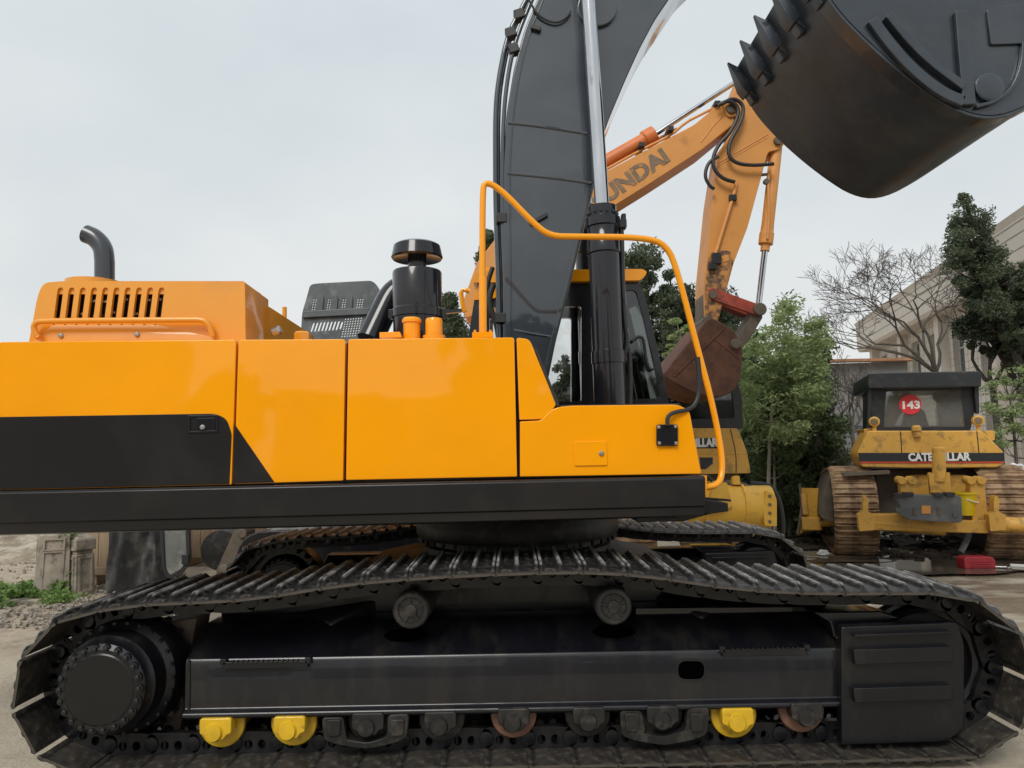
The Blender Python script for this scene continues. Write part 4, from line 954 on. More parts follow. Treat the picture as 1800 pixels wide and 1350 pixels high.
# chassis and ripper
dp('rear_case', [(1538,825,6),(1735,825,6),(1730,915,6),(1545,915,6)], ZD+.75, 1.5, RUST2, r=6)
dp('chassis', [(1600,835),(1700,835),(1695,900),(1605,900)], ZD+.45, .4, CAT)
rb = dp('ripper_beam', [(1528,905,5),(1590,904,5),(1690,915,4),(1738,915,4),(1738,938,4),(1528,932,4)], ZD-.35, .25, CAT, r=4, bevel=.02)
mb = MB(); mb.tube([PZ(1526,918,ZD-.25), PZ(1660,928,ZD-.25)], .105, 18); mb.tube([PZ(1740,922,ZD-.25), PZ(1840,924,ZD-.25)], .105, 18); mb.build('ripper_tube', CAT, rb)
for x0_ in (1505, 1735): dp('shank_holder', [(x0_+15,870,2),(x0_+22,878,2),(x0_+21,900,2),(x0_+33,905,2),(x0_+33,932,2),(x0_+6,934,2),(x0_+3,905,2),(x0_+12,900,2),(x0_+12,880,2)], ZD-.5, .2, CAT, rb, r=2)
for x0_ in (1582, 1704):
    arm_ = dp('ripper_arm', [(x0_,846,6),(x0_+14,840,6),(x0_+26,844,6),(x0_+34,915,4),(x0_+30,925,4),(x0_+6,925,4),(x0_+2,870,4)], ZD-.3, .22, CAT, rb, r=5)
    for k in range(2):
        mb = MB(); mb.lathe(PZ(x0_+4+k*18,845,ZD-.34), Y3, [(.05,0),(.055,.01),(.055,.3)], 14); mb.build('arm_pin', CAT, arm_)
    mb = MB(); mb.tube([PZ(x0_,848,ZD-.2), PZ(x0_+24,846,ZD-.2)], .045, 12); mb.build('cross_pin', CAT, arm_)
cc = dp('cylinder_bracket', [(1632,830,6),(1642,832,6),(1644,845,3),(1662,845,3),(1664,832,6),(1670,830,6),(1672,870,2),(1636,870,2)], ZD-.2, .1, CAT, rb, r=4)
mb = MB(); mb.tube([PZ(1650,790,ZD-.15), PZ(1651,846,ZD-.15)], .085, 20); mb.lathe(PZ(1650,790,ZD-.15), (0,0,1), [(.085,-.02),(.09,.0),(.08,.03),(.03,.04)], 20); mb.build('lift_cylinder', CAT, DZ)
plate = dp('counter_plate', [(1574,874,4),(1600,870,3),(1690,872,5),(1692,915,6),(1688,919,4),(1600,914,4),(1578,903,3),(1583,890,4)], ZD-.62, .22, GRYP, r=3, bevel=.02)
for x_, y_ in ((1582,874),(1597,872),(1650,873),(1670,872)): dp('plate_block', [(x_-8,y_-6),(x_+10,y_-6),(x_+8,y_+1),(x_-6,y_+1)], ZD-.66, .2, CATBLK, plate, r=2)
dp('orange_patch', [(1620,889),(1636,889),(1636,903),(1620,903)], ZD-.632, .02, ORG, plate, bevel=.002)
for x_ in (1605, 1648): dp('plate_slot', [(x_,892),(x_+6,892),(x_+6,906),(x_,906)], ZD-.632, .02, RUST2, plate, bevel=.002)
for x_, y_ in ((1579,896),(1679,905)):
    mb = MB(); mb.lathe(PZ(x_,y_,ZD-.64), Y3, [(.03,0),(.03,.03)], 10); mb.build('plate_bolt', GRYP, plate)
# blade at the far front, seen past the left track
bl = dp('blade', [(1404,852,2),(1408,858,2),(1447,859,2),(1447,932,2),(1412,935,2),(1402,942,2),(1404,920,2),(1408,890,2)], ZD+1.5, .12, CATB, r=2)
dp('blade_edge', [(1404,850),(1408,851),(1412,900),(1404,942),(1400,940),(1408,895)], ZD+1.4, .12, RUST2, bl)
mb = MB(); mb.tube([PZ(1413,868,ZD+1.4), PZ(1417,905,ZD+1.35)], .05, 10); mb.tube([PZ(1415,922,ZD+1.3), PZ(1475,918,ZD+1.2)], .06, 12); mb.box(PZ(1426,920,ZD+1.3), (.28,.2,.2)); mb.build('tilt_cylinder', CAT, bl, bevel=.01)
mb = MB(); mb.bar(PZ(1470,830,ZD+1.1), PZ(1545,826,ZD+1.1), 2.0, .05); mb.build('track_fender', RUST2, DZ)

DZ.rotation_euler = (0,0,DROT); PFN = P

# second dozer, behind the excavator's nose
D2 = 8.9
DY = thing('bulldozer', 'bright yellow bulldozer half hidden behind the excavator front, black cab posts and round cross tube', 'bulldozer', (P(1200,900,D2).x, 10.2, 0))
def yp(name, pts, D, dep, m, par=DY, r=0, bevel=.012, holes=None):
    return dp(name, pts, D, dep, m, par, r, bevel, holes)
bd = yp('fuel_tank', [(1090,752,3),(1298,753,4),(1314,797,3),(1320,832,4),(1230,834,2),(1090,834,2)], D2+.3, 1.0, CAT, r=3, bevel=.02)
weld([(1284,754),(1294,798),(1294,831)], .006, D2+.3, CATBLK, bd, 'tank_seam'); weld([(1218,798),(1314,798)], .006, D2+.3, CAT, bd, 'tank_fold')
yp('label_plate', [(1165,770),(1270,770),(1270,788),(1165,788)], D2+.293, .01, CATBLK, bd, bevel=0)
text_obj('tank_lettering', 'CATERPILLAR', .145, WHT, P(1168,786,D2+.286), (1,0,0), (0,0,1), bold=.008, parent=bd, width=(P(1263,786,D2+.286)-P(1168,786,D2+.286)).length)
yp('dark_vent', [(1230,804),(1253,804),(1253,815),(1240,825),(1232,824)], D2+.293, .01, CATBLK, bd, bevel=0)
c2 = yp('cab', [(1160,652,4),(1292,650,4),(1304,700,3),(1306,753,3),(1150,753,3)], D2+.8, .08, CATBLK, r=3, holes=[[(1170,664),(1284,662),(1292,735),(1165,738)]])
yp('rear_window', [(1170,664),(1284,662),(1292,735),(1165,738)], D2+.83, .01, GLD, c2, bevel=0)
yp('cab_roof', [(1150,645),(1292,643),(1296,652),(1150,654)], D2+.75, 1.5, CATBLK, c2)
yp('cab_front', [(1170,664),(1280,662),(1290,700),(1292,742),(1170,742)], D2+2.1, .08, CATBLK, c2, holes=[[(1178,672),(1270,671),(1280,715),(1178,718)]])
mb = MB(); mb.tube([P(1190,888,D2-.2), P(1352,890,D2-.2)], .25, 24); ct = mb.build('cross_tube', CATB, DY)
for x_ in (1232, 1300):
    mb = MB(); mb.tube([P(x_,888,D2-.2), P(x_+4,888,D2-.2)], .262, 24); mb.build('tube_band', CATB, ct)
for k in range(4):
    mb = MB(); mb.lathe(P(1354,872+k*15,D2-.47), Y3, [(.018,0),(.018,.03)], 6); mb.build('end_bolt', RUST2, ct)
yp('pin_lug', [(1290,838,3),(1300,836,3),(1302,852,2),(1288,852,2)], D2-.3, .1, CATB, ct)
yp('tube_end', [(1348,862,3),(1362,868,3),(1366,880,3),(1366,926,3),(1344,924,3),(1342,890,3)], D2-.45, .4, CATB, ct, r=3)
yp('tube_saddle', [(1258,850,3),(1278,848,3),(1288,890,3),(1262,900,3),(1240,900,3)], D2-.5, .5, CATB, ct, r=3)
yp('track_cover', [(1284,848,4),(1300,846,4),(1345,862,4),(1342,884,3),(1290,884,3)], D2-.25, .5, RUST2, DY, r=3)
for x_, y_ in ((1308,862),(1328,862),(1308,874),(1328,872)):
    mb = MB(); mb.lathe(P(x_,y_,D2-.27), Y3, [(.02,0),(.02,.03)], 6); mb.build('cover_bolt', RUST2, DY)
yp('lower_frame', [(1200,900),(1240,895),(1240,940),(1200,940)], D2-.3, .5, CATB)
yp('rear_case', [(1130,832),(1300,832),(1290,900),(1130,900)], D2+.5, 1.5, RUST2)
mb = MB(); mb.tube(chaikin(PL([(1318,850),(1352,852),(1368,872),(1376,910),(1376,938)], D2+.4),2), .035, 8); mb.build('hose', RUB, DY)
mb = MB(); mb.tube(chaikin(PL([(1226,848),(1232,836),(1244,836),(1252,846)], D2-.2),2), .02, 8); mb.build('loop_hose', RUB, DY)
dozer_track(DY, P(1120,900,D2).x, .28, D2+.7, D2+2.9, .45, .53, RSHOE); dozer_track(DY, P(1330,900,D2).x, .26, D2+.7, D2+2.9, .45, .53, RSHOE)

# ------------------------------------------------------------ yard things at the right
REDC = mat('red_plastic', (.36, .025, .035), .4, var=.15, vs=8)
c = G(1724,1004); s_ = 1250/c.y
mb = MB(); w_, d_, h_ = 54/s_, .18, .155
q = rnd_poly([(-w_/2,0,.02),(w_/2,0,.02),(w_/2,h_*.75,.03),(w_/2-.05,h_,.03),(-w_/2+.03,h_,.03),(-w_/2,h_*.8,.03)],.03,4)
mb.prism([c+Vector((a,0,b+.03)) for a,b in q], (0,d_,0)); can = mb.build('jerry_can', REDC, None, bevel=.015)
tag(can, 'red plastic jerry can lying on its side in the puddle beside the dusty bulldozer', 'jerry can')
for k in range(3):
    mb = MB(); mb.bar(c+Vector((-w_*.3,-.004,.065+k*.03)), c+Vector((w_*.35,-.004,.065+k*.03)), .012, .010); mb.build('can_rib', REDC, can, bevel=.002)
mb = MB(); a = G(1743,1003); mb.tube([a+Vector((0,0,.05)), a+Vector((.17,-.05,.05))], .012, 6); mb.tube([a+Vector((.14,-.1,.045)), a+Vector((.24,-.03,.05))], .014, 6)
tag(mb.build('steel_rod', STL), 'small bright forked metal rod lying in the puddle by the red can', 'rod')
mb = MB(); a, b = G(1776,1000), G(1840,1003); mb.bar(a+Vector((0,0,.05)), b+Vector((0,0,.05)), .05, .03)
tag(mb.build('metal_strip', WHT, bevel=.003), 'pale flat strip lying on the wet ground right of the red can', 'strip')
YPA = mat('yellow_pail_plastic', (.72, .50, .01), .4, var=.05)
a = P(1697,905,ZD-.35); mb = MB(); mb.lathe(a, (0,0,1), [(.12,0),(.15,.28),(.165,.285),(.165,.31),(.14,.31),(.11,.02)], 24); pail = mb.build('pail', YPA)
tag(pail, 'yellow plastic pail standing on the ripper beam behind the grey plate', 'pail')
mb = MB(); mb.tube(chaikin([a+Vector((-.16,-.02,.29)),a+Vector((-.02,-.17,.2)),a+Vector((.14,-.12,.16)),a+Vector((.16,0,.29))],2), .008, 6); mb.build('pail_handle', WHT, pail)
def crumple(name, c, r, m, label, cat, seed, flat=.6):
    rr = random.Random(seed); bm = bmesh.new(); bmesh.ops.create_icosphere(bm, subdivisions=3, radius=1)
    for v in bm.verts:
        k = 1+.45*math.sin(v.co.x*4+seed)*math.sin(v.co.y*5+seed*2)*math.cos(v.co.z*4)+rr.uniform(-.16,.16)
        v.co = Vector((v.co.x*k*r, v.co.y*k*r*.8, max(-.2*r, v.co.z*k*r*flat)))+Vector(c)
    me = bpy.data.meshes.new(name); bm.to_mesh(me); bm.free(); me.materials.append(m); me.shade_smooth(); me.set_sharp_from_angle(angle=math.radians(30))
    o = bpy.data.objects.new(name, me); C.objects.link(o); return tag(o, label, cat)
BAG = mat('white_plastic_bag', (.62,.62,.60), .45, var=.15, vs=9)
crumple('plastic_bag', G(1592,962)+Vector((0,0,.06)), .19, BAG, 'crumpled white plastic bag on the mud under the ripper beam', 'bag', 4)
crumple('plastic_bag', P(1785,826,ZD+.4)+Vector((0,0,.02)), .12, BAG, 'white rag lying on top of the right hand bulldozer track', 'rag', 8)
crumple('plastic_bag', G(1448,978)+Vector((0,0,.04)), .08, BAG, 'small pale scrap on the wet ground left of the bulldozer track', 'scrap', 12)
mb = MB(); mb.tube(chaikin([P(1706,928,ZD-.0),P(1700,950,ZD-.2),P(1688,972,ZD-.3)],1), .04, 8)
tag(mb.build('drain_pipe', GRYP), 'grey pipe leaning under the bulldozer ripper near the right track', 'pipe')
# loose debris under the dozer
deb = MB()
for k in range(420):
    px = random.uniform(1545,1740); py = random.uniform(935,985); q = G(px, py); s = random.uniform(.015,.07)
    M = Matrix.Rotation(random.uniform(0,6), 3, 'Z') @ Matrix.Rotation(random.uniform(-.5,.5), 3, 'X')
    deb.box(q+Vector((0,0,s*.3+.03)), (s*random.uniform(1,4), s, s*random.uniform(.3,.8)), M)
MUD = mat('mud_debris', (.05,.04,.03), .7, var=.5, vs=3, dirt=(.25,.2,.16), ds=1.5, da=.2)
o = deb.build('debris', MUD, smooth=0); o['kind'] = 'stuff'; o['label'] = 'mud clods and litter scattered under the bulldozer'; o['category'] = 'debris'

# ------------------------------------------------------------ left background
STONE = mat('carved_stone', (.36, .31, .25), .85, var=.25, vs=5, dirt=(.13, .12, .095), ds=6, da=.45, bump=.02, bs=18)
WOOD = mat('crate_wood', (.36, .26, .165), .7, var=.2, vs=2, stretch=(7,7,.7), dirt=(.2,.14,.09), ds=2, da=.3)
TARP = mat('wrapped_dark_sheet', (.05, .055, .062), .5, var=.3, vs=3, dirt=(.13,.13,.125), ds=3.5, da=.42, bump=.03, bs=5)
def pillar(px0, px1, pyb, pyt, label, lean=0, cap=False, turn=.5):
    a = G(px0, pyb); b = G(px1, pyb); w = (b-a).length*.8; c = (a+b)/2+Vector((0,w*.4,0)); h = P((px0+px1)/2, pyt, c.y).z
    t = thing('stone_pillar', label, 'stone pillar', (c.x, c.y, 0), 'carved stone pillars standing on the dirt')
    M = Matrix.Rotation(turn, 3, 'Z') @ Matrix.Identity(3); Ln = Matrix.Rotation(lean, 3, 'Y')
    def tr(v): return Ln @ (M @ Vector(v)) + Vector((c.x,c.y,0))
    def blk(name, w2, z0, z1, par, dz=0, w3=None, bev=.012, m=STONE):
        w3 = w3 or w2; mb = MB(); vs = [tr((x*w2/2,y*w2/2,z0)) for x,y in ((-1,-1),(1,-1),(1,1),(-1,1))]+[tr((x*w3/2,y*w3/2,z1)) for x,y in ((-1,-1),(1,-1),(1,1),(-1,1))]
        mb.add(vs, [(0,1,2,3),(4,7,6,5),(0,4,5,1),(1,5,6,2),(2,6,7,3),(3,7,4,0)]); return mb.build(name, m, par, bevel=bev)
    if cap:
        blk('shaft', w, 0, h*.70, t, w3=w*.92); blk('neck', w*.82, h*.70, h*.76, t); blk('capital', w*1.02, h*.76, h*.95, t); blk('finial', w*.98, h*.95, h*1.04, t, w3=w*.4)
    else:
        blk('shaft', w*1.05, 0, h, t, w3=w*.9)
    for s_ in range(2):
        mb = MB(); ww = w*.52
        for (z0, z1) in ([(.08*h,.62*h)] if cap else [(.1*h,.72*h),(.78*h,.92*h)]):
            o2 = [(-ww/2-.02,-w/2-.008,z0-.02),(ww/2+.02,-w/2-.008,z0-.02),(ww/2+.02,-w/2-.004,z1+.02),(-ww/2-.02,-w/2-.004,z1+.02)]
            i2 = [(-ww/2,-w/2-.008,z0),(ww/2,-w/2-.008,z0),(ww/2,-w/2-.004,z1),(-ww/2,-w/2-.004,z1)]
            R2 = Matrix.Rotation(-s_*math.pi/2, 3, 'Z')
            R2 = Matrix.Rotation(s_*math.pi/2, 3, 'Z') if turn < 0 else Matrix.Rotation(-s_*math.pi/2+0, 3, 'Z')
            oo = [tr(R2 @ Vector(v)) for v in o2]; ii = [tr(R2 @ Vector(v)) for v in i2]; nn = (oo[1]-oo[0]).cross(oo[2]-oo[0]).normalized()
            mb.sheet(oo, [ii], -nn*.02)
        mb.build('carved_border', STONE, t, smooth=0)
pillar(48,110,1052,938,'cracked carved stone pillar, left one of two, with a flat top', .03, False, .45)
pillar(110,152,1048,942,'carved stone pillar with a square capital and pointed cap, right one of two', -.02, True, -.5)
mb = MB(); a = G(98,1052); mb.box(a+Vector((0,.1,.03)), (.3,.2,.06)); tag(mb.build('stone_block', STONE, bevel=.01), 'flat broken stone lying between the two carved pillars', 'stone')
mb = MB(); a = G(40,1062); mb.box(a+Vector((0,.1,.02)), (.5,.25,.05), Matrix.Rotation(.3,3,'Z')); tag(mb.build('stone_slab', STONE, bevel=.01), 'low stone slab lying at the foot of the cracked pillar', 'stone')
def crate(label, px0, px1, pyb, D, w, d, h, rot, n):
    a = P(px0, pyb, D); t = thing('wooden_crate', label, 'crate', (a.x, a.y, 0), 'wooden crates behind the tracks')
    M = Matrix.Rotation(rot, 3, 'Z')
    def B(name, c, s, m=WOOD): 
        mb = MB(); mb.box(Vector((a.x,a.y,0))+M @ Vector(c), s, M); return mb.build(name, m, t, bevel=.004)
    z0 = .12
    for k in range(n):
        ww = w/n; B('plank', (ww*(k+.5), 0, z0+h/2), (ww-.006, .02, h))
    nd = max(2, round(d/.14))
    for k in range(nd):
        ww = d/nd
        for x_ in (0, w): B('plank', (x_, .02+ww*(k+.5), z0+h/2), (.02, ww-.006, h))
    B('batten', (w/2,-.02,z0+.06), (w,.02,.1)); B('batten', (w/2,-.02,z0+h-.06), (w,.02,.1)); B('batten', (w+.02,d/2,z0+.06), (.02,d,.1)); 
    for x_ in (.08, w/2, w-.08): B('skid', (x_, d/2, .06), (.1, d, .12))
    B('lid', (w/2, d/2, z0+h+.015), (w+.04,d+.04,.03))
crate('pale wooden crate just right of the capped stone pillar', 152, 190, 1032, 9.7, 1.0, .8, 1.1, .05, 7)
crate('brown wooden crate standing behind the loose glass door', 318, 386, 1002, 11.2, .95, .9, 1.2, -.12, 6)
# dark wrapped slab and loose cab door
mb = MB(); q = []
a0 = P(187,1040,8.9); b0 = P(282,1012,9.5)
nx, nz_ = 16, 12; vs = []; 
for j in range(nz_+1):
    for i in range(nx+1):
        u_, v_ = i/nx, j/nz_; p = a0.lerp(b0, u_); zz_ = v_*1.25
        off = .05*math.sin(u_*9+v_*3)*math.sin(v_*7+1)+.03*math.sin(u_*23)*math.cos(v_*11)+(.10*u_**3)
        vs.append((p.x-.03*v_, p.y-off, zz_))
n2 = len(vs); vs += [(x, y+.45, z) for x, y, z in vs]
idx = lambda i, j: j*(nx+1)+i
fs = []
for j in range(nz_):
    for i in range(nx): fs += [(idx(i,j),idx(i+1,j),idx(i+1,j+1),idx(i,j+1)), (n2+idx(i,j),n2+idx(i,j+1),n2+idx(i+1,j+1),n2+idx(i+1,j))]
for i in range(nx): fs += [(idx(i,0),n2+idx(i,0),n2+idx(i+1,0),idx(i+1,0)), (idx(i,nz_),idx(i+1,nz_),n2+idx(i+1,nz_),n2+idx(i,nz_))]
for j in range(nz_): fs += [(idx(0,j),idx(0,j+1),n2+idx(0,j+1),n2+idx(0,j)), (idx(nx,j),n2+idx(nx,j),n2+idx(nx,j+1),idx(nx,j+1))]
mb.add(vs, fs); tag(mb.build('wrapped_bundle', TARP, smooth=60), 'tall bundle wrapped in dark wrinkled sheeting between the crates', 'bundle')
LD = thing('machine_door', 'loose rounded machine door with dusty glass leaning beside the dark bundle', 'door', (P(305,1015,8.8).x, 8.8, 0))
dq = [(279,905,6),(330,905,8),(334,985,14),(322,1006,14),(295,1020,8),(284,1000,10)]; di = [(286,910),(325,910),(328,984),(318,1000),(297,1012),(290,998)]
mb = MB(); mb.sheet(PL(rnd_poly(dq,6,4), 8.8), [PL(rnd_poly(di,6,4), 8.8)], (0,.06,0)); mb.build('door_frame', CATBLK, LD, bevel=.01)
DG = mat('dusty_glass', (.14,.15,.14), .35, var=.3, vs=3, dirt=(.25,.25,.22), ds=4, da=.4)
mb = MB(); mb.prism(PL(rnd_poly(di,6,4), 8.82), (0,.01,0)); mb.build('door_glass', DG, LD)
mb = MB(); mb.prism(PL(rnd_poly([(319,975),(331,975),(331,992),(319,993)],3,2), 8.78), (0,.03,0)); mb.build('door_lock', CATBLK, LD, bevel=.005)
# dusty steel link arm
LA = thing('steel_link_arm', 'dusty beige steel link arm with round pin behind the far track', 'link arm', (P(405,1020,9.2).x, 9.2, 0))
for o_ in (0, .18):
    mb = MB(); mb.prism(PL(rnd_poly([(412,932,2),(434,920,2),(432,940,3),(400,1012,10),(388,1018,8),(378,1006,8),(385,992,6)],4,3), 9.2+o_), (0,.03,0)); mb.build('link_plate', RUST2, LA, bevel=.004)
for px, py, r_ in ((392,1003,.08),(425,938,.06)):
    mb = MB(); mb.lathe(P(px,py,9.15), Y3, [(r_*.8,0),(r_,.01),(r_,.3)], 16); mb.build('link_pin', RUST2, LA)
mb = MB(); mb.prism(PL([(414,940),(428,940),(398,1005),(386,1002)], 9.3), (0,.04,0)); mb.build('link_web', mat('dusty_plate',(.3,.26,.2),.8,var=.2), LA)
mb = MB(); mb.lathe(P(386,968,9.9), Y3, [(.1,0),(.27,.02),(.28,.1),(.28,.4)], 24); tag(mb.build('drum', ROLL_), 'dark round drum lying behind the brown crate', 'drum')
mb = MB(); mb.bar(P(380,950,10.4), P(440,925,10.4), .2, .12); mb.bar(P(380,992,10.2), P(470,975,10.2), .15, .1)
tag(mb.build('timber_beams', STONE), 'pair of pale beams lying behind the link arm', 'beams')
# pale backdrop objects seen between the tracks
mb = MB(); mb.box((-.9,14,.9), (5.5,.25,1.8)); tag(mb.build('low_wall', mat('dull_plaster',(.26,.22,.17),.9,var=.2,vs=3)), 'low dull plaster wall seen through the gap under the machine', 'wall')

# ------------------------------------------------------------ vegetation
def leafmat(name, a, b, rough=.6, tr=.15):
    m = bpy.data.materials.new(name); m.use_nodes = True; nt = m.node_tree; N = nt.nodes; L = nt.links; p = N['Principled BSDF']
    tc = N.new('ShaderNodeTexCoord'); nz = N.new('ShaderNodeTexNoise'); nz.inputs['Scale'].default_value = 1.3; nz.inputs['Detail'].default_value = 9; nz.inputs['Roughness'].default_value = .75
    L.new(tc.outputs['Object'], nz.inputs['Vector']); r = N.new('ShaderNodeValToRGB'); r.color_ramp.elements[0].position = .36; r.color_ramp.elements[1].position = .66
    r.color_ramp.elements[0].color = tuple(a)+(1,); r.color_ramp.elements[1].color = tuple(b)+(1,); L.new(nz.outputs[0], r.inputs[0]); L.new(r.outputs[0], p.inputs['Base Color'])
    p.inputs['Roughness'].default_value = rough; p.inputs['Specular IOR Level'].default_value = .25
    t = N.new('ShaderNodeBsdfTranslucent'); L.new(r.outputs[0], t.inputs[0]); mx = N.new('ShaderNodeMixShader'); mx.inputs[0].default_value = .38
    L.new(p.outputs[0], mx.inputs[1]); L.new(t.outputs[0], mx.inputs[2]); L.new(mx.outputs[0], N['Material Output'].inputs['Surface'])
    return m
CON = leafmat('conifer_leaf', (.068,.090,.055), (.16,.19,.115)); CON2 = leafmat('conifer_leaf_dark', (.048,.064,.040), (.11,.13,.08))
GRN = leafmat('fresh_leaf', (.20,.27,.11), (.38,.46,.22)); WEED = leafmat('weed_leaf', (.12,.21,.06), (.26,.38,.12)); MID = leafmat('shrub_leaf', (.085,.12,.055), (.18,.23,.105))
BARK = mat('bark', (.11,.095,.08), .85, var=.3, vs=6); BARKD = mat('bark_dark', (.05,.042,.036), .85, var=.3, vs=6); BARKP = mat('pale_stem', (.26,.24,.18), .8, var=.2)
def leaf_object(name, centers, n, size, spread, m, parent, aspect=2.2, flat=1.0, droop=0):
    centers = np.array(centers); k = rng.integers(0, len(centers), n); c = centers[k]
    bd = rng.normal(0, 1, (n, 3)); bd /= np.linalg.norm(bd, axis=1)[:, None]
    pos = c[:, :3] + bd*(rng.uniform(0, 1, (n, 1))**.45)*1.55*spread*np.array([1, 1, flat])*c[:, 3:4]
    d = rng.normal(0, 1, (n, 3)); d[:, 2] = d[:, 2]*flat - droop; d /= np.linalg.norm(d, axis=1)[:, None]
    e = rng.normal(0, 1, (n, 3)); e -= d*(e*d).sum(1)[:, None]; e /= np.linalg.norm(e, axis=1)[:, None]
    s = size*rng.uniform(.6, 1.4, (n, 1)); d = d*s*aspect/2; e = e*s/2
    v = np.stack([pos-d, pos+e*.9, pos+d, pos-e*.9], 1).reshape(-1, 3)
    me = bpy.data.meshes.new(name); me.vertices.add(4*n); me.vertices.foreach_set('co', v.ravel().astype(np.float32))
    me.loops.add(4*n); me.loops.foreach_set('vertex_index', np.arange(4*n, dtype=np.int32))
    me.polygons.add(n); me.polygons.foreach_set('loop_start', np.arange(0, 4*n, 4, dtype=np.int32)); me.polygons.foreach_set('loop_total', np.full(n, 4, dtype=np.int32))
    me.materials.append(m); me.update(); me.validate()
    o = bpy.data.objects.new(name, me); C.objects.link(o); adopt(o, parent); return o
def outline_centers(pts, D, depth, n, rad=(.12,.4)):
    """clump centres filling an upright outline given with its own depth"""
    q = PL(pts, D); xz = [(v.x, v.z) for v in q]; xs_ = [a for a, b in xz]; zs_ = [b for a, b in xz]; out = []
    def inside(x, z):
        c = False; j = len(xz)-1
        for i in range(len(xz)):
            if (xz[i][1] > z) != (xz[j][1] > z) and x < (xz[j][0]-xz[i][0])*(z-xz[i][1])/(xz[j][1]-xz[i][1])+xz[i][0]: c = not c
            j = i
        return c
    cx = sum(xs_)/len(xs_); tries = 0
    while len(out) < n and tries < n*60:
        tries += 1; x = random.uniform(min(xs_), max(xs_)); z = random.uniform(min(zs_), max(zs_))
        if not inside(x, z): continue
        # half width at this height sets how deep the crown is
        dy = random.uniform(-.5,.5)*depth; y = D+dy; x += cx/D*dy
        out.append((x, y, z, random.uniform(*rad)))
    return out
def tree(label, pts, D, depth, m, nc, nl, size, trunk, group='trees along the yard edge', cat='tree', name='conifer_tree', rad=(.12,.4), bark=BARKD, aspect=2.2, flat=1., r0=.12, spread=1., branches=14, droop=0):
    b = G(*trunk[0]) if False else P(trunk[0][0], trunk[0][1], D)
    t = thing(name, label, cat, (b.x, D, 0), group)
    path_ = [Vector((b.x, D, -.05))]+[P(x_, y_, D) for x_, y_ in trunk[1:]]
    pc = chaikin(path_, 2); mb = MB(); mb.tube(pc, [r0*(1-.85*i/(len(pc)-1)) for i in range(len(pc))], 8); mb.build('trunk', bark, t)
    cs = outline_centers(pts, D, depth, nc, rad)
    mb = MB()
    for c in random.sample(cs, min(branches, len(cs))):
        q = Vector(c[:3]); lo = [p for p in pc if p.z < q.z+.1]; a = min(lo or pc, key=lambda p: (p-q).length+max(0, p.z-q.z)*2)
        mid = a.lerp(q, .5)+Vector((0,0,-.06)); mb.tube([a, mid, q], [r0*.28, r0*.18, r0*.07], 5)
    mb.build('branches', bark, t)
    leaf_object('crown', cs, int(nl*2.3), size*.52, spread*.62, m, t, aspect, flat, droop)
    return t
tree('round topped dark conifer rising right of the excavator cab', [(1135,436),(1165,455),(1178,500),(1190,560),(1215,600),(1220,700),(1060,700),(1070,560),(1085,500),(1105,455)], 17, 1.8, CON, 150, 15000, .085, [(1140,900),(1138,600),(1136,450)], rad=(.12,.32))
tree('dark conifer behind the red link of the orange arm', [(1205,505),(1225,520),(1238,540),(1262,500),(1282,540),(1312,590),(1320,680),(1190,690),(1170,600),(1185,540)], 16, 1.8, CON2, 140, 12500, .085, [(1245,900),(1245,700),(1240,540)], rad=(.12,.32))
tree('dense dark conifer filling the gap behind the brown bucket', [(1180,600),(1320,570),(1330,760),(1320,850),(1180,850)], 15, 1.5, CON2, 120, 11000, .085, [(1260,920),(1262,760),(1262,620)], rad=(.15,.4))
tree('small conifer seen in the gap between boom and cylinder', [(998,632),(1010,640),(1024,642),(1040,660),(1050,715),(985,715),(975,670),(978,640)], 22, 1.2, CON2, 60, 4500, .09, [(1005,870),(1003,700),(1000,640)], rad=(.1,.25))
tree('conifer top behind the air cleaner, left of the boom', [(785,505),(800,525),(812,560),(818,600),(775,600),(770,540)], 19, 1.2, CON, 60, 4500, .085, [(792,870),(792,650),(790,520)], rad=(.1,.3))
tree('thin conifer tip rising just left of the boom pipes', [(858,398),(868,410),(876,450),(860,480),(842,470),(850,420)], 17, .8, CON, 40, 2600, .08, [(862,870),(862,600),(862,410)], rad=(.08,.2))
tree('dark leafy conifer beside the grey shed, behind the light green tree', [(1420,600),(1450,612),(1468,660),(1475,760),(1480,850),(1470,910),(1330,910),(1320,800),(1340,680),(1380,620)], 14, 2.0, MID, 230, 22000, .075, [(1425,920),(1425,760),(1420,620)], rad=(.12,.35))
tree('dark low hedge plant between the two bulldozers', [(1310,700),(1470,720),(1490,850),(1480,925),(1300,925)], 14.6, 1.0, CON2, 170, 15000, .08, [(1400,930),(1400,860),(1398,800)], rad=(.12,.3), name='hedge_shrub', cat='shrub')
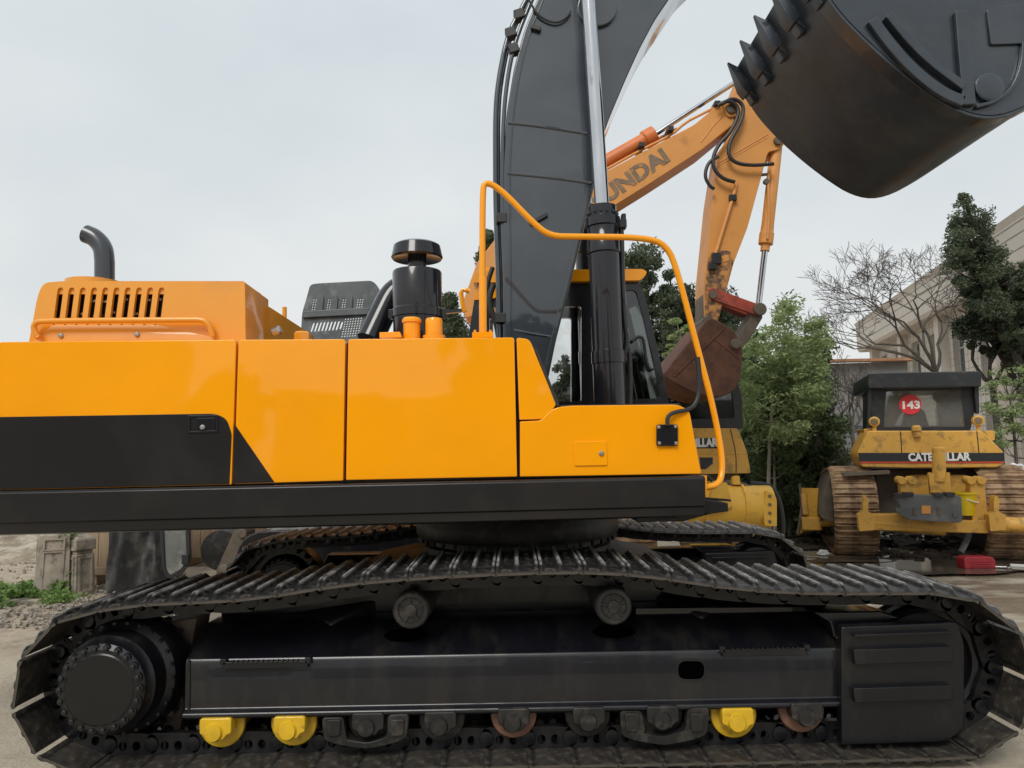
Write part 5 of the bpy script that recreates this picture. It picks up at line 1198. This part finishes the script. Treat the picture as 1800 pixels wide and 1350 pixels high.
# light green young tree: several thin stems with feathery leaves
tree('young light green tree with thin pale stems and feathery leaves', [(1388,522),(1402,535),(1400,580),(1440,560),(1452,590),(1440,640),(1455,700),(1420,760),(1330,780),(1296,720),(1300,640),(1310,600),(1350,570),(1370,540)], 12, 1.6, GRN, 230, 8500, .062, [(1345,900),(1352,780),(1360,680),(1388,540)], rad=(.08,.26), bark=BARKP, aspect=2.6, flat=.7, r0=.04, branches=60, name='young_tree', droop=.2, spread=1.1)
tree('slender light green sapling with drooping sprays left of the feathery tree', [(1180,560),(1200,552),(1225,575),(1240,610),(1235,700),(1190,720),(1165,640)], 12.2, 1.0, GRN, 40, 2000, .055, [(1240,880),(1225,760),(1205,640),(1195,580)], rad=(.05,.16), bark=BARKP, aspect=2.6, flat=.5, r0=.03, branches=20, name='young_tree', droop=.2)
tree('pale green bush low behind the bulldozer blade', [(1300,700),(1380,690),(1420,740),(1400,820),(1310,830)], 12.6, 1.0, MID, 70, 4200, .06, [(1360,915),(1362,820),(1358,740)], rad=(.08,.25), bark=BARKP, flat=.6, r0=.04, branches=26, name='bush', cat='bush')
tree('leaning cypress with a heavy dark crown in front of the beige building', [(1674,392),(1668,368),(1682,392),(1690,352),(1704,368),(1714,396),(1732,384),(1740,416),(1762,436),(1766,480),(1800,478),(1812,505),(1850,520),(1850,640),(1800,600),(1786,640),(1760,590),(1730,545),(1690,560),(1708,525),(1672,490),(1680,470),(1660,440),(1676,420)], 14, 1.5, CON, 300, 19000, .062, [(1835,900),(1815,720),(1780,600),(1745,520),(1705,400)], rad=(.07,.24), branches=90, spread=1.05, flat=.75)
tree('lower dark spray of the cypress beside the building windows', [(1690,560),(1740,545),(1800,560),(1830,640),(1790,640),(1740,625),(1700,600),(1680,580)], 14.6, 1.2, CON2, 60, 4300, .075, [(1850,880),(1810,720),(1760,620),(1720,575)], rad=(.08,.25), branches=26)
tree('half bare bush with sparse green leaves right of the bulldozer cab', [(1720,700),(1760,640),(1830,650),(1840,800),(1770,800),(1735,760)], 13.5, 1.0, GRN, 45, 1300, .06, [(1790,880),(1785,780),(1775,700)], rad=(.08,.25), bark=BARK, flat=.6, r0=.05, branches=45, name='bush', cat='bush')
# bare tree
def bare(label, px, py, D, segs, seed, spreadx=1., levels=7, r0=.085, tilt=0, L0=.75):
    rr = random.Random(seed); b = P(px, py, D); t = thing('bare_tree', label, 'bare tree', (b.x, D, 0), 'leafless trees in front of the building')
    mb = MB(); mbt = MB(); mb.tube([Vector((b.x,D,-.05)), Vector((b.x+.05,D,b.z*.5)), b], [r0*1.6, r0*1.4, r0*1.3], 8)
    def grow(p, d, L_, r, lv):
        pts = [p]; q = p.copy(); dd = d.copy()
        for i in range(3):
            dd = (dd+Vector((rr.gauss(0,.16), rr.gauss(0,.16), rr.gauss(.05,.12)))).normalized(); q = q+dd*L_/3; pts.append(q.copy())
        (mb if lv > 3 else mbt).tube(pts, [max(.004, r*(1-.13*i)) for i in range(4)], 6 if lv > 3 else 4, cap=False)
        if lv == 0: return
        for k in range(rr.choice((2,2,3)) if lv > 1 else 3):
            ax = Vector((rr.gauss(0,1), rr.gauss(0,.7), rr.gauss(0,.6))).normalized(); nd = (dd+ax*rr.uniform(.45,.85)); nd.x *= spreadx; nd.z = nd.z*.8+.12; nd.normalize()
            grow(q if k < 2 else pts[2], nd, L_*rr.uniform(.68,.88), r*.64, lv-1)
    for a in segs:
        grow(b, Vector((math.sin(a)*1.1, rr.uniform(-.3,.3), math.cos(a))).normalized(), L0, r0, levels-1)
    mb.build('trunk', BARK, t); mbt.build('twigs', BARK, t, smooth=0); return t
bare('wide leafless tree with fine spreading twigs behind the dusty bulldozer cab', 1645, 655, 16, (-1.15,-.8,-.4,.0,.45), 5, 1.15, 8, .047, 0, .90)
bare('leafless tree with grey crooked branches right of the bulldozer cab', 1745, 680, 15, (-.9,-.3,.4,.9), 15, 1.1, 7, .05, 0, .72)
bare('low leafless scrub in front of the grey shed', 1498, 760, 14.5, (-1.2,-.5,.2,.8,1.2), 25, 1.1, 6, .03, 0, .45)
bare('tangle of leafless stems at the foot of the hedge', 1385, 880, 13.6, (-.7,-.2,.3,.7), 35, 1.0, 5, .03, 0, .5)

# weeds on the left
def weeds(name, label, px, py, rx, ry, h, n, cat='weeds', size=.045):
    c = G(px, py); cs = [(c.x+random.gauss(0,rx/2), c.y+random.gauss(0,ry/2), random.uniform(.03,h), .06) for _ in range(60)]
    o = leaf_object(name, cs, n, size, 1, WEED, None, 2.0, .7); o['kind'] = 'stuff'; o['label'] = label; o['category'] = cat; return o
weeds('weeds', 'green weeds growing at the foot of the cracked pillar', 8, 1056, .5, .45, .17, 1900)
cs = [(P(112,1035,9.0).x+random.gauss(0,.06), 9.0+random.uniform(-.1,.15), random.uniform(.05,.95), .07) for _ in range(70)]
o = leaf_object('ivy', cs, 2400, .032, 1, WEED, None, 1.6, .9); o['kind'] = 'stuff'; o['label'] = 'green ivy climbing between the two stone pillars'; o['category'] = 'ivy'
weeds('weeds', 'small green weeds beside the capped stone pillar', 108, 1060, .2, .15, .08, 260, size=.03)
# gravel
gr_ = MB()
for k in range(2600):
    px = random.uniform(-60, 330) ; py = random.uniform(1030, 1140) if k % 3 else random.uniform(960, 1060)
    q = G(px, py)
    if q.y < 6.9: continue
    s = random.choice((.008,.012,.016,.022,.035)) * random.uniform(.7,1.3)
    M = Matrix.Rotation(random.uniform(0,6), 3, Vector((random.random(),random.random(),1)).normalized())
    gr_.box(q+Vector((random.gauss(0,.1),random.gauss(0,.1),s*.3+.01+gz(q.x, q.y))), (s*1.3, s, s*.7), M)
GRAV = mat('gravel_stone', (.27,.24,.2), .85, var=.45, vs=9)
o = gr_.build('gravel', GRAV, smooth=0); o['kind'] = 'stuff'; o['label'] = 'loose gravel and rubble on the dirt left of the tracks'; o['category'] = 'gravel'
# rubbish bank at far left (broken earth heap beyond)
hm = MB(); nx, ny = 30, 12; vs = []
for j in range(ny+1):
    for i in range(nx+1):
        x_ = -16+i*.45; y_ = 11.5+j*.6; k = max(0, math.sin(math.pi*min(1,j/ny*1.2)))*max(0, math.sin(math.pi*i/nx))**.5
        vs.append((x_, y_, -.05+.55*k*(1+.35*math.sin(i*1.9+j)*math.cos(j*2.1-i*.8))+random.uniform(-.04,.04)*k))
hm.add(vs, [(j*(nx+1)+i, j*(nx+1)+i+1, (j+1)*(nx+1)+i+1, (j+1)*(nx+1)+i) for j in range(ny) for i in range(nx)])
EARTH = mat('earth_rubble', (.22,.175,.125), .95, var=.35, vs=4, dirt=(.42,.37,.29), ds=3, da=.5, bump=.03, bs=9)
struct('terrain', hm, EARTH, smooth=30)

# ------------------------------------------------------------ buildings and fence
BE = mat('beige_tile', (.54, .49, .43), .7, var=.1, vs=1.2); BED = mat('beige_cornice', (.56, .51, .45), .7, var=.08, vs=1.5)
JNT = mat('tile_joint', (.22,.18,.14), .9, var=.1)
BLD = thing('building', 'beige tiled building with a deep cornice and tall windows at the right edge', 'building', (18.5, 30, 0))
A0 = Vector((20.6, 40, 0)); B0 = Vector((15.0, 16.0, 0)); dirv = (B0-A0).normalized(); nv = Vector((-dirv.y, dirv.x, 0)); nv = nv if nv.x < 0 else -nv   # facing the yard
Ht = 8.55; Ls = (B0-A0).length
def fp(s, z, o=0): return A0+dirv*s+Vector((0,0,z))+nv*o
holes = []; wins = []
s = 1.2
while s < Ls-1.5:
    wins.append((s, 3.9, 1.15, 2.5)); wins.append((s, .9, 1.15, 2.2)); s += 2.6
for s, z0, w, h in wins: holes.append([fp(s,z0),fp(s+w,z0),fp(s+w,z0+h),fp(s,z0+h)])
mb = MB(); mb.sheet([fp(0,0),fp(Ls,0),fp(Ls,6.9),fp(0,6.9)], holes, -nv*.3); wl = mb.build('wall', BE, BLD, smooth=0)
mb = MB(); mb.prism([fp(0,0,-.6),fp(Ls,0,-.6),fp(Ls,8.4,-.6),fp(0,8.4,-.6)], -nv*9); mb.build('inner_block', BE, BLD, smooth=0)
mb = MB(); mb.prism([fp(-.5,6.9,-.25),fp(-.5,6.9,.7),fp(-.5,7.05,.8),fp(-.5,8.35,.8),fp(-.5,Ht,.9),fp(-.5,Ht,-9)], dirv*(Ls+.5)); mb.build('cornice', BED, BLD, smooth=0)
for z0 in (7.45, 7.9, 8.25):
    mb = MB(); mb.bar(fp(-.5,z0,.802), fp(Ls,z0,.802), .01, .03); mb.build('cornice_joint', JNT, BLD)
WG = mat('window_dark_glass', (.05,.065,.075), .1, var=.2, vs=.6, spec=.8); WF = mat('window_frame_white', (.5,.5,.48), .5)
for s, z0, w, h in wins:
    mb = MB(); q = [fp(s,z0,-.2),fp(s+w,z0,-.2),fp(s+w,z0+h,-.2),fp(s,z0+h,-.2)]; q2 = [fp(s+.07,z0+.07,-.2),fp(s+w-.07,z0+.07,-.2),fp(s+w-.07,z0+h-.07,-.2),fp(s+.07,z0+h-.07,-.2)]
    mb.sheet(q, [q2], -nv*.06); mb.bar(fp(s+.07,z0+h*.62,-.22), fp(s+w-.07,z0+h*.62,-.22), .05, .05); mb.bar(fp(s+w/2,z0+.07,-.225), fp(s+w/2,z0+h-.07,-.225), .05, .05, up=dirv); wf = mb.build('window', WF, BLD, smooth=0)
    mb = MB(); mb.prism([v-nv*.04 for v in q2], -nv*.02); mb.build('pane', WG, wf, smooth=0)
tj = MB()
for k in range(24): tj.bar(fp(0,.3+k*.28,.002), fp(Ls,.3+k*.28,.002), .006, .012)
for k in range(int(Ls/.45)): tj.bar(fp(k*.45,0,.002), fp(k*.45,6.9,.002), .006, .012, up=dirv)
o = tj.build('tile_joints', JNT, BLD, smooth=0); o['kind'] = 'stuff'
for k in range(0, len(wins)//2, 2):
    s = wins[2*k][0]; mb = MB(); mb.prism([fp(s-.95,0,0),fp(s-.95,0,.35),fp(s-.45,0,.35),fp(s-.45,0,0)], (0,0,6.9)); mb.build('pilaster', BED, BLD, smooth=0)
# grey covered shed and metal fence
TG = mat('grey_sheeting', (.26,.255,.25), .8, var=.2, vs=2.5, dirt=(.24,.23,.22), ds=2, da=.3, bump=.02, bs=3)
a, b = P(1435,640,19), P(1562,636,19)
mb = MB(); mb.prism([Vector((a.x,19,0)),Vector((b.x+.5,19,0)),Vector((b.x+.5,19,b.z)),Vector((a.x,19,a.z))], (0,5,0)); sh = mb.build('shed', TG, None, smooth=0)
tag(sh, 'grey sheeted shed wall behind the leafless scrub', 'shed')
RT = mat('orange_roof_edge', (.42,.22,.12), .8, var=.2)
mb = MB(); mb.bar(Vector((a.x-.1,18.9,a.z+.06)), Vector((b.x+.6,18.9,b.z+.04)), .3, .07); mb.build('roof_edge', RT, sh)
FW = mat('corrugated_white', (.40,.41,.42), .5, var=.1, vs=2, dirt=(.24,.23,.22), ds=3, da=.3); BLU = mat('blue_rail', (.05,.10,.20), .5)
a, b = P(1455,752,15.5), P(1545,752,15.5); FN = thing('metal_fence', 'pale corrugated metal fence with a blue top rail left of the dusty bulldozer', 'fence', (a.x, 15.5, 0))
x_ = a.x; k = 0
while x_ < b.x:
    mb = MB(); w = .42; pts = [(x_+w*i/12, 15.5+(.02 if i % 2 else 0)) for i in range(13)]
    mb.prism([Vector((p[0],p[1],0)) for p in pts]+[Vector((p[0],p[1]+.01,0)) for p in pts[::-1]], (0,0,a.z-.03)); mb.build('fence_panel', FW, FN, smooth=0); x_ += w+.01
mb = MB(); mb.bar(Vector((a.x,15.47,a.z)), Vector((b.x+.3,15.47,a.z)), .06, .06); mb.build('rail', BLU, FN)
# what stands behind the photographer and shows only in the paint
BW_ = mat('workshop_wall', (.22,.20,.17), .8, var=.2, vs=.5)
mb = MB(); mb.box((-27,-34,4.2), (16,8,8.4)); ob = mb.build('workshop', BW_, smooth=0); tag(ob, 'tall plain workshop standing behind the camera on the left', 'workshop')
mb = MB(); mb.box((14,-38,2.6), (52,6,5.2)); ob = mb.build('storehouse', BW_, smooth=0); tag(ob, 'long low storehouse standing behind the camera', 'storehouse')
for i, (x_, y_, h_, w_) in enumerate(((1.5,-30,10.5,4.5),(-12,-26,5.5,2.6),(-6,-28,4.6,2.4),(6,-27,7.0,3.0),(10,-26,4.8,2.6),(20,-28,6.4,3.2))):
    t = thing('yard_tree', ['tallest leafy tree behind the camera','leafy tree behind the camera, left end of the row','small leafy tree behind the camera, second from left','leafy tree behind the camera, right of the tallest','smallest leafy tree behind the camera','broad leafy tree behind the camera, right end of the row'][i], 'tree', (x_,y_,0), 'trees behind the camera')
    mb = MB(); mb.tube([(x_,y_,0),(x_,y_,h_*.6)], [.2,.1], 8); mb.build('trunk', BARKD, t)
    cs = []
    for _ in range(60):
        v = Vector((random.gauss(0,1),random.gauss(0,1),random.gauss(0,1))).normalized()*random.uniform(.4,1); cs.append((x_+v.x*w_*.8, y_+v.y*w_*.8, h_*.62+v.z*h_*.36, .4))
    leaf_object('crown', cs, 3500, .3, 1, CON2, t, 1.6)
